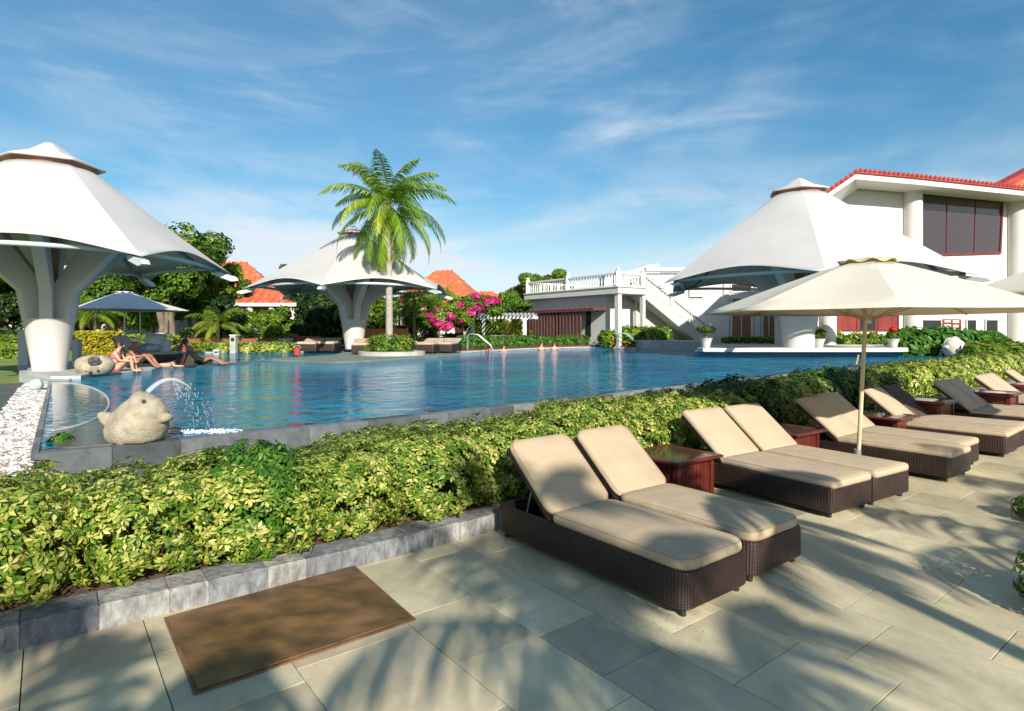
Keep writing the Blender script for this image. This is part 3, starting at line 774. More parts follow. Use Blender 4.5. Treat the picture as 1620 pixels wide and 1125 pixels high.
# ================================================================== PARASOLS
def make_parasol(R_, zr, za, canvas, pole, n=8, label='', group=None, rot=22.5, prad=.024, lean=(0,0)):
    root = empty('parasol', label=label, cat='parasol', group=group)
    lx, ly = lean
    hub = Vector((lx,ly,za-.03))
    p = MB(); p.tube([(0,0,0),(hub.x*.55,hub.y*.55,hub.z*.55),hub],[prad,prad,prad*.9],12); p.build('pole',pole,root,smooth=SM)
    b = MB(); b.lathe([(.26,0),(.26,.05),(.2,.075),(.05,.09),(.04,.3),(.0,.3)],20,caps=False); b.build('base','pole_metal',root,smooth=SM)
    # canopy: slightly sagging panels, top and thin underside
    c = MB(); seg=8; sub=6; vs=[]
    rp=.14*R_
    for i in range(seg+1):
        t=i/seg; r=rp+(R_-rp)*t; z=za-(za-zr)*(t**1.06)
        for k in range(n*sub):
            a=R(rot)+2*PI*k/(n*sub); kk=(k%sub)/sub; flat=math.cos(PI/n)/math.cos((kk-.5)*2*PI/n)
            sag=math.sin(kk*PI)*.035*R_*t*(1 if t<1 else .6)
            rr_=r*flat
            vs.append((lx+rr_*math.cos(a),ly+rr_*math.sin(a),z-sag*.6+ (math.sin(kk*PI)*.02 if i==seg else 0)))
    m2=n*sub
    fs=[(i*m2+k,i*m2+(k+1)%m2,(i+1)*m2+(k+1)%m2,(i+1)*m2+k) for i in range(seg) for k in range(m2)]
    c.add(vs,[f[::-1] for f in fs]); o=c.build('canopy',canvas,root,smooth=R(20))
    sd=o.modifiers.new('thickness','SOLIDIFY'); sd.thickness=.006; sd.offset=-1
    # vent cap
    v_=MB(); vs=[]
    for i,(t,z) in enumerate(((.0,za+.07),(.5,za+.05),(1.0,za+.015))):
        for k in range(m2):
            a=R(rot)+2*PI*k/m2; kk=(k%sub)/sub; flat=math.cos(PI/n)/math.cos((kk-.5)*2*PI/n)
            r=max(.01,rp*1.25*t*flat); vs.append((lx+r*math.cos(a),ly+r*math.sin(a),z+(.022*math.cos(kk*2*PI) if i==2 else 0)))
    v_.add(vs,[f[::-1] for f in fs[:2*m2]]); o=v_.build('vent_cap','canvas_yellow' if canvas=='canvas' else canvas,root,smooth=R(30))
    sd=o.modifiers.new('thickness','SOLIDIFY'); sd.thickness=.006; sd.offset=-1
    for k in range(n):
        a=R(rot)+2*PI*k/n; e=Vector((lx+R_*.985*math.cos(a),ly+R_*.985*math.sin(a),zr-.012)); s_=Vector((lx+.04*math.cos(a),ly+.04*math.sin(a),za-.05))
        r_=MB(); r_.tube([s_,s_.lerp(e,.5)+Vector((0,0,.0)),e],.008,6); mid=s_.lerp(e,.52)
        r_.tube([mid,(lx+.03*math.cos(a),ly+.03*math.sin(a),zr-.10)],.007,6); r_.build('rib','pole_wood' if canvas=='canvas' else 'pole_metal',root)
    h=MB(); h.lathe([(.035,-.04),(.045,-.02),(.045,.02),(.03,.04)],12,(lx*.95,ly*.95,zr-.10)); h.build('hub','white_paint',root,smooth=SM)
    return root
GPZ='cream parasols over the lounger row'
o = make_parasol(1.92,1.965,2.56,'canvas','pole_cream',8,'open cream canvas parasol with scalloped yellow top vent, over the second lounger pair',GPZ,22.5,lean=(.13,0))
o.location=(4.2,7.3,0)
o2 = copy_tree(o, label='cream parasol cut off by the right picture edge'); o2.location=(8.05,8.2,.27); o2.rotation_euler=(0,0,R(14))
# ================================================================== TENSILE CANOPIES
def make_tent(name, loc, Rv, z_base, z_tip, z_apex, rot, r_cap, col=( .5,.68), label='', s=1.0, split=None):
    """six sided membrane roof on a trunk of six flaring ribs; heights absolute"""
    root = empty(name, (loc[0],loc[1],z_base), 0, label, 'canopy')
    zb=z_base; H=lambda z: z-zb
    rb, rt = col; zc = 1.33*s
    c=MB(); c.lathe([(rb*1.02,0),(rb*1.0,.04),(rt*.97,zc-.04),(rt,zc-.01),(rt*.98,zc+.03)],40); c.build('column','white_plaster',root,smooth=SM)
    zt=H(z_tip); ze=H(z_apex)-.60*r_cap/1.2; zn=ze-.13*s
    ang=[R(rot)+PI/3*k for k in range(6)]
    # ribs
    rin=rt*.30
    for k,a in enumerate(ang):
        r1=rt*.99; zk=zc+(zt-zc)*.52
        zr=lambda r: zt+(zn-zt)*((Rv-r/.86)/(Rv-r_cap*.85))-.16*s
        r2=Rv*.52
        dz=.42*s
        prof=[(rin,zc-.02),(r1,zc-.02),(r1*1.22,zk),(r2,zr(r2)-.30),(r2,zr(r2)-.08),(r2*.75,zr(r2*.75)-.08),(rin+.28*s,zk+.55*s),(rin,zk+.15*s)]
        hw=.135*s if k%1==0 else .1
        d=Vector((math.cos(a+PI/6),math.sin(a+PI/6),0)); t_=Vector((-d.y,d.x,0))
        vs=[d*r+t_*hw+Vector((0,0,z)) for r,z in prof]+[d*r-t_*hw+Vector((0,0,z)) for r,z in prof]
        n=len(prof); fs=[tuple(range(n-1,-1,-1)),tuple(range(n,2*n))]+[(i,(i+1)%n,n+(i+1)%n,n+i) for i in range(n)]
        r_=MB(); r_.add(vs,[f[::-1] for f in fs]); o=r_.build('rib','white_plaster',root)
        bv=o.modifiers.new('bevel','BEVEL'); bv.width=.015; bv.segments=1
    c=MB(); c.lathe([(rin*1.15,zc-.05),(rin*1.1,zk+.3*s),(rin*.8,H(z_apex)-.3)],16); c.build('shaft','cap_band',root,smooth=SM)
    # membrane
    sub=12; seg=18; m2=6*sub; vs=[]
    rn_=r_cap*.86
    for i in range(seg+1):
        t=i/seg
        for k in range(m2):
            kk=(k%sub)/sub; a=ang[0]+2*PI*k/m2
            flat=math.cos(PI/6)/math.cos((kk-.5)*PI/3)
            edge=math.sin(kk*PI)
            tt=t*(1-.045*edge*t)                        # scalloped lower edge
            r=(rn_+(Rv-rn_)*tt)*(flat**(.25+.75*t) )
            prof=(1-tt)**1.03
            z=zt+(zn-zt)*prof + .30*s*edge*(t**5)*.9 - .05*s*edge*math.sin(PI*t)*.8
            vs.append((r*math.cos(a),r*math.sin(a),z))
    fs=[(i*m2+k,i*m2+(k+1)%m2,(i+1)*m2+(k+1)%m2,(i+1)*m2+k) for i in range(seg) for k in range(m2)]
    c=MB(); c.add(vs,[f[::-1] for f in fs]); o=c.build('membrane','tent_fabric',root,smooth=R(9))
    sd=o.modifiers.new('thickness','SOLIDIFY'); sd.thickness=.02; sd.offset=-1
    # top cap
    zcap=H(z_apex)
    vs=[];
    for i,(t,z) in enumerate(((0.0,zcap),(.12,zcap-.05),(.5,ze+(zcap-ze)*.40),(1.0,ze))):
        for k in range(m2):
            kk=(k%sub)/sub; a=ang[0]+2*PI*k/m2; flat=math.cos(PI/6)/math.cos((kk-.5)*PI/3)
            r=max(.01,r_cap*1.04*t*(flat**.9)); vs.append((r*math.cos(a),r*math.sin(a),z-(.0 if i<3 else .0)))
    c=MB(); c.add(vs,[f[::-1] for f in fs[:3*m2]]); cp=c.build('cap','tent_fabric',root,smooth=R(25))
    sd=cp.modifiers.new('thickness','SOLIDIFY'); sd.thickness=.05; sd.offset=-1
    b=MB(); b.lathe([(r_cap*.88,ze+.02*s),(rn_*.96,ze-.04*s),(rn_*.93,zn-.04)],36,caps=False); b.build('cap_band','cap_band',cp,smooth=SM)
    # eave ring pipes and corner arms
    rp=.058*s; zp=zt+.02
    rr_=Rv*.90
    for k,a in enumerate(ang):
        a2=a+PI/3
        p=MB(); A=Vector((rr_*math.cos(a),rr_*math.sin(a),zp+.10)); B=Vector((rr_*math.cos(a2),rr_*math.sin(a2),zp+.10)); mid=(A+B)/2+Vector((0,0,.05*s))
        p.tube([A,A.lerp(mid,.5)+Vector((0,0,.02)),mid,B.lerp(mid,.5)+Vector((0,0,.02)),B],rp,10); p.build('eave_pipe','tent_steel',root,smooth=SM)
        d=Vector((math.cos(a),math.sin(a),0)); arm=MB()
        r2=Rv*.42
        arm.tube([d*r2+Vector((0,0,zr_at(zt,zn,Rv,r_cap,r2)-.45)), d*Rv*.80+Vector((0,0,zt+.20*s)), d*Rv*.93+Vector((0,0,zt+.05))],[.05*s,.06*s,.07*s],8)
        o=arm.build('arm','tent_gutter',root,smooth=SM)
        t_=Vector((-d.y,d.x,0)); g=MB()
        pr=[(Rv*.90,zt+.06),(Rv*1.03,zt-.10),(Rv*1.045,zt-.20),(Rv*1.0,zt-.235),(Rv*.90,zt-.08)]
        vs2=[d*r+t_*.09*s+Vector((0,0,z)) for r,z in pr]+[d*r-t_*.09*s+Vector((0,0,z)) for r,z in pr]
        n=len(pr); g.add(vs2,[tuple(range(n)),tuple(range(2*n-1,n-1,-1))]+[((i+1)%n,i,n+i,n+(i+1)%n) for i in range(n)])
        g.build('bracket','tent_steel',root)
    return root
def zr_at(zt,zn,Rv,rc,r): return zt+(zn-zt)*((Rv-r)/(Rv-rc*.86))
make_tent('tensile_canopy',(-12.17,15.8),4.35,.69,3.43,6.69,-30,1.2,(.37,.57),'large white tensile canopy at the left picture edge on a flared white column',1.0)
make_tent('tensile_canopy',XY(560,30)[:2],5.15,.80,3.62,6.95,-30,.80,(.42,.64),'farther white tensile canopy behind the coconut palm, palm shadows on its roof',1.08)
make_tent('tensile_canopy',XY(1264,26)[:2],6.3,.98,3.68,8.33,-48,1.22,(.62,.80),'white tensile canopy at the right standing on the pool platform before the red roofed hall',1.15)
# platforms
m_=MB(); pp=[P(x,y,.68) for x,y in [(42,588),(80,596),(128,595),(156,588),(150,578),(110,572),(50,573)]]
m_.prism([(p.x,p.y) for p in pp],.45,.69); o=m_.build('column_plinth','pale_stone'); tag(o,'flat pale stone plinth under the left canopy column at the pool corner','plinth')
sl_=[(1103,25.6),(1112,25.1),(1140,24.9),(1290,24.8),(1428,24.9),(1437,25.2)]
poly=[XY(a,b)[:2] for a,b in sl_]+[XY(1430,31)[:2],XY(1120,31)[:2]]
root=empty('pool_platform',(XY(1264,26).x,26,0.6),0,'long white slab platform with blue tiled side under the right canopy','platform')
rp=root.location
m_=MB(); m_.prism([(x-rp.x,y-rp.y) for x,y in poly],.23,.395); o=m_.build('slab','white_plaster',root); bv=o.modifiers.new('b','BEVEL'); bv.width=.02; bv.segments=2
poly2=[(x-rp.x,y-rp.y+.55) for x,y in poly[:6]]+[(x-rp.x,y-rp.y) for x,y in poly[6:]]
m_=MB(); m_.prism(poly2,-.12,.229); m_.build('tiled_side','blue_tile',root)
# ================================================================== BUILDINGS
def wallquad(mb, A, dir_, zs, px_rect):
    pass
class Plane:
    """vertical wall plane through A with direction d (unit, 2D)"""
    def __init__(s,A,d): s.A=Vector((A[0],A[1],0)); s.d=Vector((d[0],d[1],0)).normalized(); s.n=Vector((s.d.y,-s.d.x,0))
    def t(s,px):
        k=(px-810)/F
        # A.x+t d.x = k (A.y+t d.y)
        return (k*s.A.y-s.A.x)/(s.d.x-k*s.d.y)
    def pt(s,px,py):
        t=s.t(px); p=s.A+s.d*t; return t, CH-(py-HY)/F*p.y
    def W(s,t,z,out=0): return s.A+s.d*t+s.n*out+Vector((0,0,z))
def plate(pl, poly, o0, o1, mb=None):
    """extruded polygon on the plane: poly of (t,z), from offset o0 (back) to o1 (front)"""
    mb=mb or MB(); n=len(poly)
    ar=sum(poly[i][0]*poly[(i+1)%n][1]-poly[(i+1)%n][0]*poly[i][1] for i in range(n))
    if ar<0: poly=poly[::-1]
    vs=[pl.W(t,z,o0) for t,z in poly]+[pl.W(t,z,o1) for t,z in poly]
    mb.add(vs,[tuple(range(n-1,-1,-1)),tuple(range(n,2*n))]+[(i,(i+1)%n,n+(i+1)%n,n+i) for i in range(n)])
    return mb
def prect(pl,x0,y0,x1,y1,o0,o1,mb=None):
    t0,z0=pl.pt(x0,y0); t1,z1=pl.pt(x1,y1); z0b=z0; 
    return plate(pl,[(t0,z1),(t1,z1),(t1,z0),(t0,z0)],o0,o1,mb)
# ---- hall, right (facade F) and its lower wing facing the pool
Fp=Plane((22.4,34),(1,.32))
hall=empty('hall_building',(22.4,34,0.5),0,'large white two storey hall with red tiled roof and dark window at the right','building')
def rel(o,root):
    o.parent=root; o.matrix_parent_inverse=Matrix.Translation(-root.location); return o
def pb_(mb,name,m,root,**k):
    o=mb.build(name,m,**k); 
    for v in o.data.vertices: v.co -= root.location if root.parent is None else (root.location+root.parent.location)
    o.parent=root; return o
def tz(px,py): return Fp.pt(px,py)
top=[tz(1352,282),tz(1450,290),tz(1560,303),tz(1700,318)]
tl,zl=tz(1236,392)
wall=[(tl,.5),(top[3][0],.5),(top[3][0],top[3][1]),top[2],top[1],top[0],(tl,zl)]
pb_(plate(Fp,wall,-.5,0),'wall','white_wall',hall)
# side return of the hall going back, left end
SL=Plane(Fp.W(tl,0)[:2],(.60,1)); 
pb_(plate(SL,[(0.0,.5),(14,.5),(14,zl),(0.0,zl)],-.25,-.001),'side_wall','white_wall',hall)
# roof: eave slab following the roofline, deep overhang
def roofstrip(pts_px, dy0, dy1, o0, o1, name, m):
    ps=[tz(x,y) for x,y in pts_px]
    for (a,b) in zip(ps[:-1],ps[1:]):
        mb=plate(Fp,[(a[0],a[1]+dy0),(b[0],b[1]+dy0),(b[0],b[1]+dy1),(a[0],a[1]+dy1)],o0,o1)
    return ps
line=[(1236,352),(1308,302),(1353,271),(1450,280),(1560,292),(1700,307)]
OH=1.7; Ep=Plane(Fp.W(0,0,OH)[:2],(1,.32))
ps=[Ep.pt(x,y) for x,y in line]
# the eave stands 1.0 m proud: rescale so that it lines up in height there
def strip(z0,z1,o0,o1):
    mb=MB(); k=0
    poly=[(t,z+z0) for t,z in ps]+[(t,z+z1) for t,z in ps[::-1]]
    mb=MB(); n=len(poly); fr_=[Ep.W(t,z,o1) for t,z in poly]; bk_=[p+Vector((.62,.95,0))*(o1-o0) for p in fr_]
    mb.add(bk_+fr_,[tuple(range(n-1,-1,-1)),tuple(range(n,2*n))]+[(i,(i+1)%n,n+(i+1)%n,n+i) for i in range(n)]); return mb
pb_(strip(-.40,-.10,-2.2,0),'fascia','white_paint',hall)
rf=pb_(strip(-.097,.075,-2.4,.10),'roof','red_tile',hall)
# rounded tile ends along the eave
te=MB()
for a,b in zip(ps[:-1],ps[1:]):
    L_=math.hypot(b[0]-a[0],b[1]-a[1]); n=int(L_/.32)
    for i in range(n):
        t=a[0]+(b[0]-a[0])*(i+.5)/n; z=a[1]+(b[1]-a[1])*(i+.5)/n
        te.tube([Ep.W(t,z+.085,.16)+Vector((.62,.95,0))*1.6,Ep.W(t,z+.06,.16)],.075,8)
ot=te.build('roof_tiles','red_tile')
for v in ot.data.vertices: v.co -= hall.location
ot.parent=rf; ot.matrix_parent_inverse=Matrix()
# upper roof with clerestory at the far right
up=Plane(Fp.W(0,0,-7)[:2],(1,.32))
tA=up.pt(1568,292); tB=up.pt(1672,240); tC=up.pt(1780,292)
mb=plate(up,[(tA[0],tA[1]-.6),(tC[0],tC[1]-.6),(tB[0],tB[1]-.6)],-.3,0); pb_(mb,'clerestory','window_glass',hall)
mb=plate(up,[(tA[0]-.5,tA[1]-.35),(tB[0],tB[1]),(tC[0],tC[1]),(tC[0],tC[1]-.35),(tB[0],tB[1]-.32),(tA[0]+.3,tA[1]-.5)],-.3,.8); pb_(mb,'upper_roof','red_tile',hall)
mb=plate(up,[(tA[0]+.1,tA[1]-.55),(tB[0],tB[1]-.55),(tB[0],tB[1]-.95),(tA[0]+1.4,tA[1]-.75)],-.2,.6); pb_(mb,'upper_soffit','orange_tile',hall)
# columns on the facade
def fcol(px,wpx,y0,y1,name='column'):
    t,z1=Fp.pt(px,y0); _,z0=Fp.pt(px,y1); p=Fp.W(t,0,.22); r=wpx/F*p.y/2
    mb=MB(); mb.lathe([(r*1.25,.45),(r*1.25,.95),(r*1.02,1.0),(r,1.1),(r,z1-.1),(r*1.05,z1)],28,(p.x,p.y,0)); return pb_(mb,name,'white_plaster',hall,smooth=SM)
fcol(1438,27,292,545); fcol(1603,30,305,560); fcol(1305,24,330,540)
def framed_window(x0,y0,x1,y1,root,cols=3,glass='window_glass',fr='window_red_frame',fw=.10,pl=Fp,out=.03,quad=None):
    if quad: q=[pl.pt(x,y) for x,y in quad]          # tl,tr,br,bl
    else: q=[pl.pt(x0,y0),pl.pt(x1,y0),pl.pt(x1,y1),pl.pt(x0,y1)]
    if not quad:
        zt_=q[0][1]; zb_=q[3][1]; q=[(q[0][0],zt_),(q[1][0],zt_),(q[2][0],zb_),(q[3][0],zb_)]
    def L2(a,b,t): return (a[0]+(b[0]-a[0])*t,a[1]+(b[1]-a[1])*t)
    mb=MB()
    for (a,b) in ((0,1),(1,2),(2,3),(3,0)):
        A,B=q[a],q[b]; cx=sum(p[0] for p in q)/4; cz=sum(p[1] for p in q)/4
        def ins(p): 
            return (p[0]+(fw if p[0]<cx else -fw), p[1]+(fw if p[1]<cz else -fw))
        plate(pl,[A,B,ins(B),ins(A)],out-.02,out+.06+.002*a,mb)
    for i in range(1,cols):
        a=L2(q[0],q[1],i/cols); b=L2(q[3],q[2],i/cols)
        plate(pl,[(a[0]-fw*.2,a[1]-fw*.5),(a[0]+fw*.2,a[1]-fw*.5),(b[0]+fw*.2,b[1]+fw*.5),(b[0]-fw*.2,b[1]+fw*.5)],out,out+.045,mb)
    wv=pb_(mb,'window',fr,root)
    g=plate(pl,q,out-.018,out+.012); og=g.build('pane',glass)
    for v in og.data.vertices: v.co-=root.location
    og.parent=wv; og.matrix_parent_inverse=Matrix()
    return wv
framed_window(0,0,0,0,hall,3,quad=[(1450,301),(1586,315),(1582,402),(1450,406)],fw=.13)
framed_window(0,0,0,0,hall,3,quad=[(1613,318),(1720,328),(1716,396),(1613,399)],fw=.13)
framed_window(1613,412,1720,462,hall,3,glass='dark_red_wood')
framed_window(1612,505,1720,556,hall,3,glass='dark_red_wood')
# ground floor openings
framed_window(1320,497,1420,524,hall,3,glass='dark_red_wood',fw=.05)
pb_(prect(Fp,1360,500,1384,522,.025,.05),'opening','dark_interior',hall)
pb_(prect(Fp,1316,525,1424,530,.0,.22),'sill','white_plaster',hall)
pb_(prect(Fp,1321,531,1422,540,.0,.03),'dado','dark_red_wood',hall)
framed_window(1455,505,1488,538,hall,1,glass='dark_interior',fr='white_paint',fw=.06)
framed_window(1527,505,1543,548,hall,1,glass='dark_interior',fr='white_paint',fw=.06)
framed_window(1557,505,1577,548,hall,1,glass='dark_interior',fr='white_paint',fw=.06)
pb_(prect(Fp,1560,548,1640,572,.0,.5),'plinth','deck_dark',hall)
pb_(prect(Fp,1244,500,1262,541,.0,.03),'door','dark_interior',hall)
pb_(prect(Fp,1262,500,1290,541,.0,.025),'door','dark_red_wood',hall)
# notice board with white cards
nb=empty('notice_board',Fp.W(Fp.t(1504),1.4,.06),0,'dark red board holding white cards beside the hall entrance','notice board')
mb=prect(Fp,1489,505,1519,541,.01,.07); pb_(mb,'board','dark_red_wood',nb)
rr=random.Random(2)
for i,(x0,y0,x1,y1) in enumerate([(1492,507,1502,510),(1505,507,1515,511),(1492,513,1502,519),(1506,514,1514,518),(1491,521,1500,526),(1504,520,1514,525),(1492,528,1500,533),(1503,528,1515,534)]):
    pb_(prect(Fp,x0,y0,x1,y1,.072,.085),'card','white_paint',nb)
# bell shaped red sign on the white pier
# ---- wing with tall doors, parallel to the picture
Wg=Plane((0,44),(1,0))
wing=empty('pool_wing_building',(15,44,.5),0,'single storey white wing with tall curtained glass doors behind the right canopy','building')
t0,zz_=Wg.pt(1022,548); t1,_=Wg.pt(1330,548); _,zt_=Wg.pt(1100,437)
pb_(plate(Wg,[(t0,.5),(t1,.5),(t1,5.9),(t0,5.9)],-6,0),'wall','white_wall',wing)
for (x0,x1) in ((1155,1190),(1204,1228)):
    framed_window(x0,470,x1,536,wing,2 if x0<1200 else 2,glass='curtain',fr='white_paint',fw=.12,pl=Wg)
    framed_window(x0,448,x1,463,wing,1,glass='window_glass',fr='white_paint',fw=.10,pl=Wg)
for x in (1148,1197,1236):
    pb_(prect(Wg,x-4,440,x+4,546,-.01,.14),'pilaster','white_plaster',wing)
pb_(prect(Wg,1145,538,1240,546,.0,.3),'step','white_plaster',wing)
pb_(prect(Wg,1090,456,1112,470,.0,.2),'vent_box','white_plaster',wing)
pb_(prect(Wg,1020,424,1330,430,-.3,.4),'parapet','white_plaster',wing)
# high white block far behind the terrace
Bk=Plane((0,62),(1,0)); bk=empty('rear_building',(10,62,.5),0,'plain white gable wall rising behind the stair terrace','building')
a_=Bk.pt(958,540); b_=Bk.pt(1044,417); c2_=Bk.pt(1000,428); d_=Bk.pt(958,434)
pb_(plate(Bk,[(a_[0],.5),(b_[0]+.0,.5),b_,(b_[0]-1.2,b_[1]-.15),c2_,d_],-5,0),'wall','white_wall',bk)
# ---- terrace building with balustrade and stair
T0=Vector((6.72,38,0)); dA_=Vector((-.573,.819,0)); dB_=Vector((.819,.573,0))
ter=empty('terrace_building',T0+Vector((0,0,.5)),0,'white flat roofed poolside building with a balustrade terrace and outer stair','building')
Ta=Plane((T0.x,T0.y),(-dA_.x,-dA_.y))          # long front facing the pool (t negative going back)
def TA(s,z,out=0): return T0+dA_*s+Vector((-.819,-.573,0))*out+Vector((0,0,z))
def boxAB(s0,s1,b0,b1,z0,z1,name,m,parent=ter,mb=None,bld=True):
    mb=mb or MB(); q=[T0+dA_*s+dB_*b for s,b in ((s0,b0),(s1,b0),(s1,b1),(s0,b1))]
    vs=[(p.x,p.y,z0) for p in q]+[(p.x,p.y,z1) for p in q]
    mb.add(vs,[(0,1,2,3),(7,6,5,4),(0,4,5,1),(1,5,6,2),(2,6,7,3),(3,7,4,0)])
    return pb_(mb,name,m,parent) if bld else mb
zd0,zd1=4.05,4.45
boxAB(1.4,9.4,.25,8,.5,zd0-.001,'wall','white_wall')
mb=MB(); boxAB(-.25,1.399,-.25,2.30,zd0,zd1,'','',mb=mb,bld=False); boxAB(1.401,9.75,-.25,9,zd0,zd1,'','',mb=mb,bld=False); pb_(mb,'terrace_slab','white_plaster',ter)
mb=MB(); boxAB(-.32,1.39,-.32,2.34,zd1+.002,zd1+.06,'','',mb=mb,bld=False); boxAB(1.392,9.82,-.32,9,zd1+.002,zd1+.06,'','',mb=mb,bld=False); pb_(mb,'cornice','white_paint',ter)
boxAB(4.4,9.2,2.2,2.5,.5,zd0-.003,'inner_wall','white_plaster')
boxAB(1.2,1.397,2.9,9,.5,zd0-.002,'stair_wall','white_plaster')
boxAB(-.16,.16,-.16,.16,.5,zd0-.001,'pier','white_plaster')
boxAB(-.13,.13,2.1,2.36,.5,zd0-.001,'pier','white_plaster')
# dark window + door of the long front
def onfront(s0,s1,z0,z1,o,name,m,th=.06): return boxAB(s0,s1,.25-o-th,.25-o,z0,z1,name,m)
def s_of(px,b=.25):
    k=(px-810)/F; b0=T0+dB_*b
    return (k*b0.y-b0.x)/(dA_.x-k*dA_.y)
onfront(s_of(935),s_of(928),1.3,3.1,.001,'window','dark_interior')
onfront(s_of(884),s_of(876),1.0,3.0,.001,'window','dark_interior')
onfront(s_of(1),s_of(1)+.01,1.0,1.1,.0,'trim','white_paint') if False else None
# balustrade
def baluster(mb,p,z0,h,r=.055):
    mb.lathe([(r,0),(r,.05),(r*.55,.09),(r*.95,h*.38),(r*.5,h*.68),(r*.75,h*.82),(r,h-.05),(r,h)],8,(p.x,p.y,z0))
def run(a,b,z0a,z0b,h,n,name='balustrade'):
    o_=MB(); A=Vector(a); B=Vector(b)
    for i in range(n):
        t=(i+.5)/n; p=A.lerp(B,t); baluster(o_,p,z0a+(z0b-z0a)*t,h)
    d=(B-A).normalized(); s_=Vector((-d.y,d.x,0))*.09
    def bar(z,hh,wd):
        s2=s_*wd; vs=[]
        for P_,zz0 in ((A,z0a),(B,z0b)):
            for sg in (1,-1):
                for zz1 in (z,z+hh): vs.append((P_.x+sg*s2.x,P_.y+sg*s2.y,zz0+zz1))
        o_.add(vs,[(0,1,3,2),(4,6,7,5),(0,2,6,4),(1,5,7,3),(0,4,5,1),(2,3,7,6)])
    bar(-.06,.08,1); bar(h-.01,.11,1.15)
    return pb_(o_,name,'white_paint',ter)
def post(p,z0,h,w_=.15):
    o_=MB(); o_.bevbox((p.x-w_,p.y-w_,z0),(p.x+w_,p.y+w_,z0+h),.02)
    o_.ball((p.x,p.y,z0+h+.14),.13,12,8); o_.lathe([(w_*1.15,0),(w_*1.15,.05),(.05,.07)],12,(p.x,p.y,z0+h))
    return pb_(o_,'newel','white_paint',ter,smooth=SM)
zb_=zd1+.12; hb=.72
pC=T0+Vector((0,0,0)); p1=T0+dA_*4.9; p2=T0+dA_*9.6; pL=T0+dB_*2.25
run(pC,p1,zb_,zb_,hb,18); run(p1,p2,zb_,zb_,hb,18); run(pC,pL,zb_,zb_,hb,8)
for p in (pC,p1,p2,pL): post(p,zd1+.03,1.0)
run(p2,p2+dB_*7,zb_,zb_,hb,20)
run(T0+dA_*1.5+dB_*2.25,T0+dA_*1.5+dB_*5,zb_,zb_,hb,9)
post(T0+dA_*1.5+dB_*2.25,zd1+.03,1.0)
# stair flight along dB_, bending once
S0,S1=2.25,9.35; zs0,zs1=zd1,.85
st=MB(); nst=22
for i in range(nst):
    b0=S0+(S1-S0)*i/nst; b1=S0+(S1-S0)*(i+1)/nst+.02; z1=zs0+(zs1-zs0)*(i+1)/nst
    boxAB(.06,1.38,b0,b1,z1-.36,z1,'','',mb=st,bld=False)
pb_(st,'steps','white_plaster',ter)
for s_a in (-.06,1.40):
    q=[(S0,zs0+.12),(S1,zs1+.12),(S1,.5),(S1-.9,.5),(S0,zs0-.55)]
    mb=MB(); vs=[]
    for ds in (0,.11):
        for b,z in q:
            p=T0+dA_*(s_a+ds)+dB_*b; vs.append((p.x,p.y,z))
    n=len(q); mb.add(vs,[tuple(range(n-1,-1,-1)),tuple(range(n,2*n))]+[(i,(i+1)%n,n+(i+1)%n,n+i) for i in range(n)])
    pb_(mb,'stringer','white_plaster',ter)
run(T0+dB_*S0,T0+dB_*S1,zs0+.14,zs1+.14,hb,27)
run(T0+dA_*1.45+dB_*S0,T0+dA_*1.45+dB_*S1,zs0+.14,zs1+.14,hb,27)
post(T0+dB_*S1,.5,1.45); post(T0+dA_*1.45+dB_*S1,.5,1.45)
post(T0+dB_*5.1,2.5,1.6,.12)
# slatted wooden pergola against the long front
pg=empty('slat_screen',T0+dA_*6+Vector((0,0,.5)),0,'dark brown slatted timber screen with a flat top against the white terrace building','screen')
sA,sB=s_of(838,-.9),s_of(940,-.9)
def bx(s0,s1,b0,b1,z0,z1,mb): boxAB(s0,s1,b0,b1,z0,z1,'','',mb=mb,bld=False)
mb=MB(); bx(sB,sA,-.95,.2,3.02,3.16,mb); bx(sB-.1,sA+.1,-1.05,-.96,2.96,3.12,mb); pb_(mb,'top_beam','slat_wood',pg)
sE=s_of(918,-.9); ns=17
for i in range(ns):
    s=sE+(sA-sE)*i/(ns-1); mb=MB(); bx(s-.055,s+.055,-.95,-.83,.5,2.98,mb); pb_(mb,'slat','slat_wood',pg)
mb=MB()
for i in range(14):
    s=sB+.3+(sA-sB-.4)*i/13; bx(s-.04,s+.04,-1.0,.15,3.165,3.25,mb)
pb_(mb,'rafters','slat_wood',pg)
# pale retaining wall before the stair
rt=MB(); q=[P(1013,552,.6),P(1046,552.5,.6),P(1120,556,.6)]
rt.prism([(q[0].x,q[0].y),(q[1].x,q[1].y),(q[2].x,q[2].y),(q[2].x+.6,q[2].y+3.6),(q[0].x,q[0].y+1.5)],.45,1.12)
o=rt.build('retaining_wall','pale_stone'); tag(o,'low pale stone retaining wall at the pool below the white stair','wall')

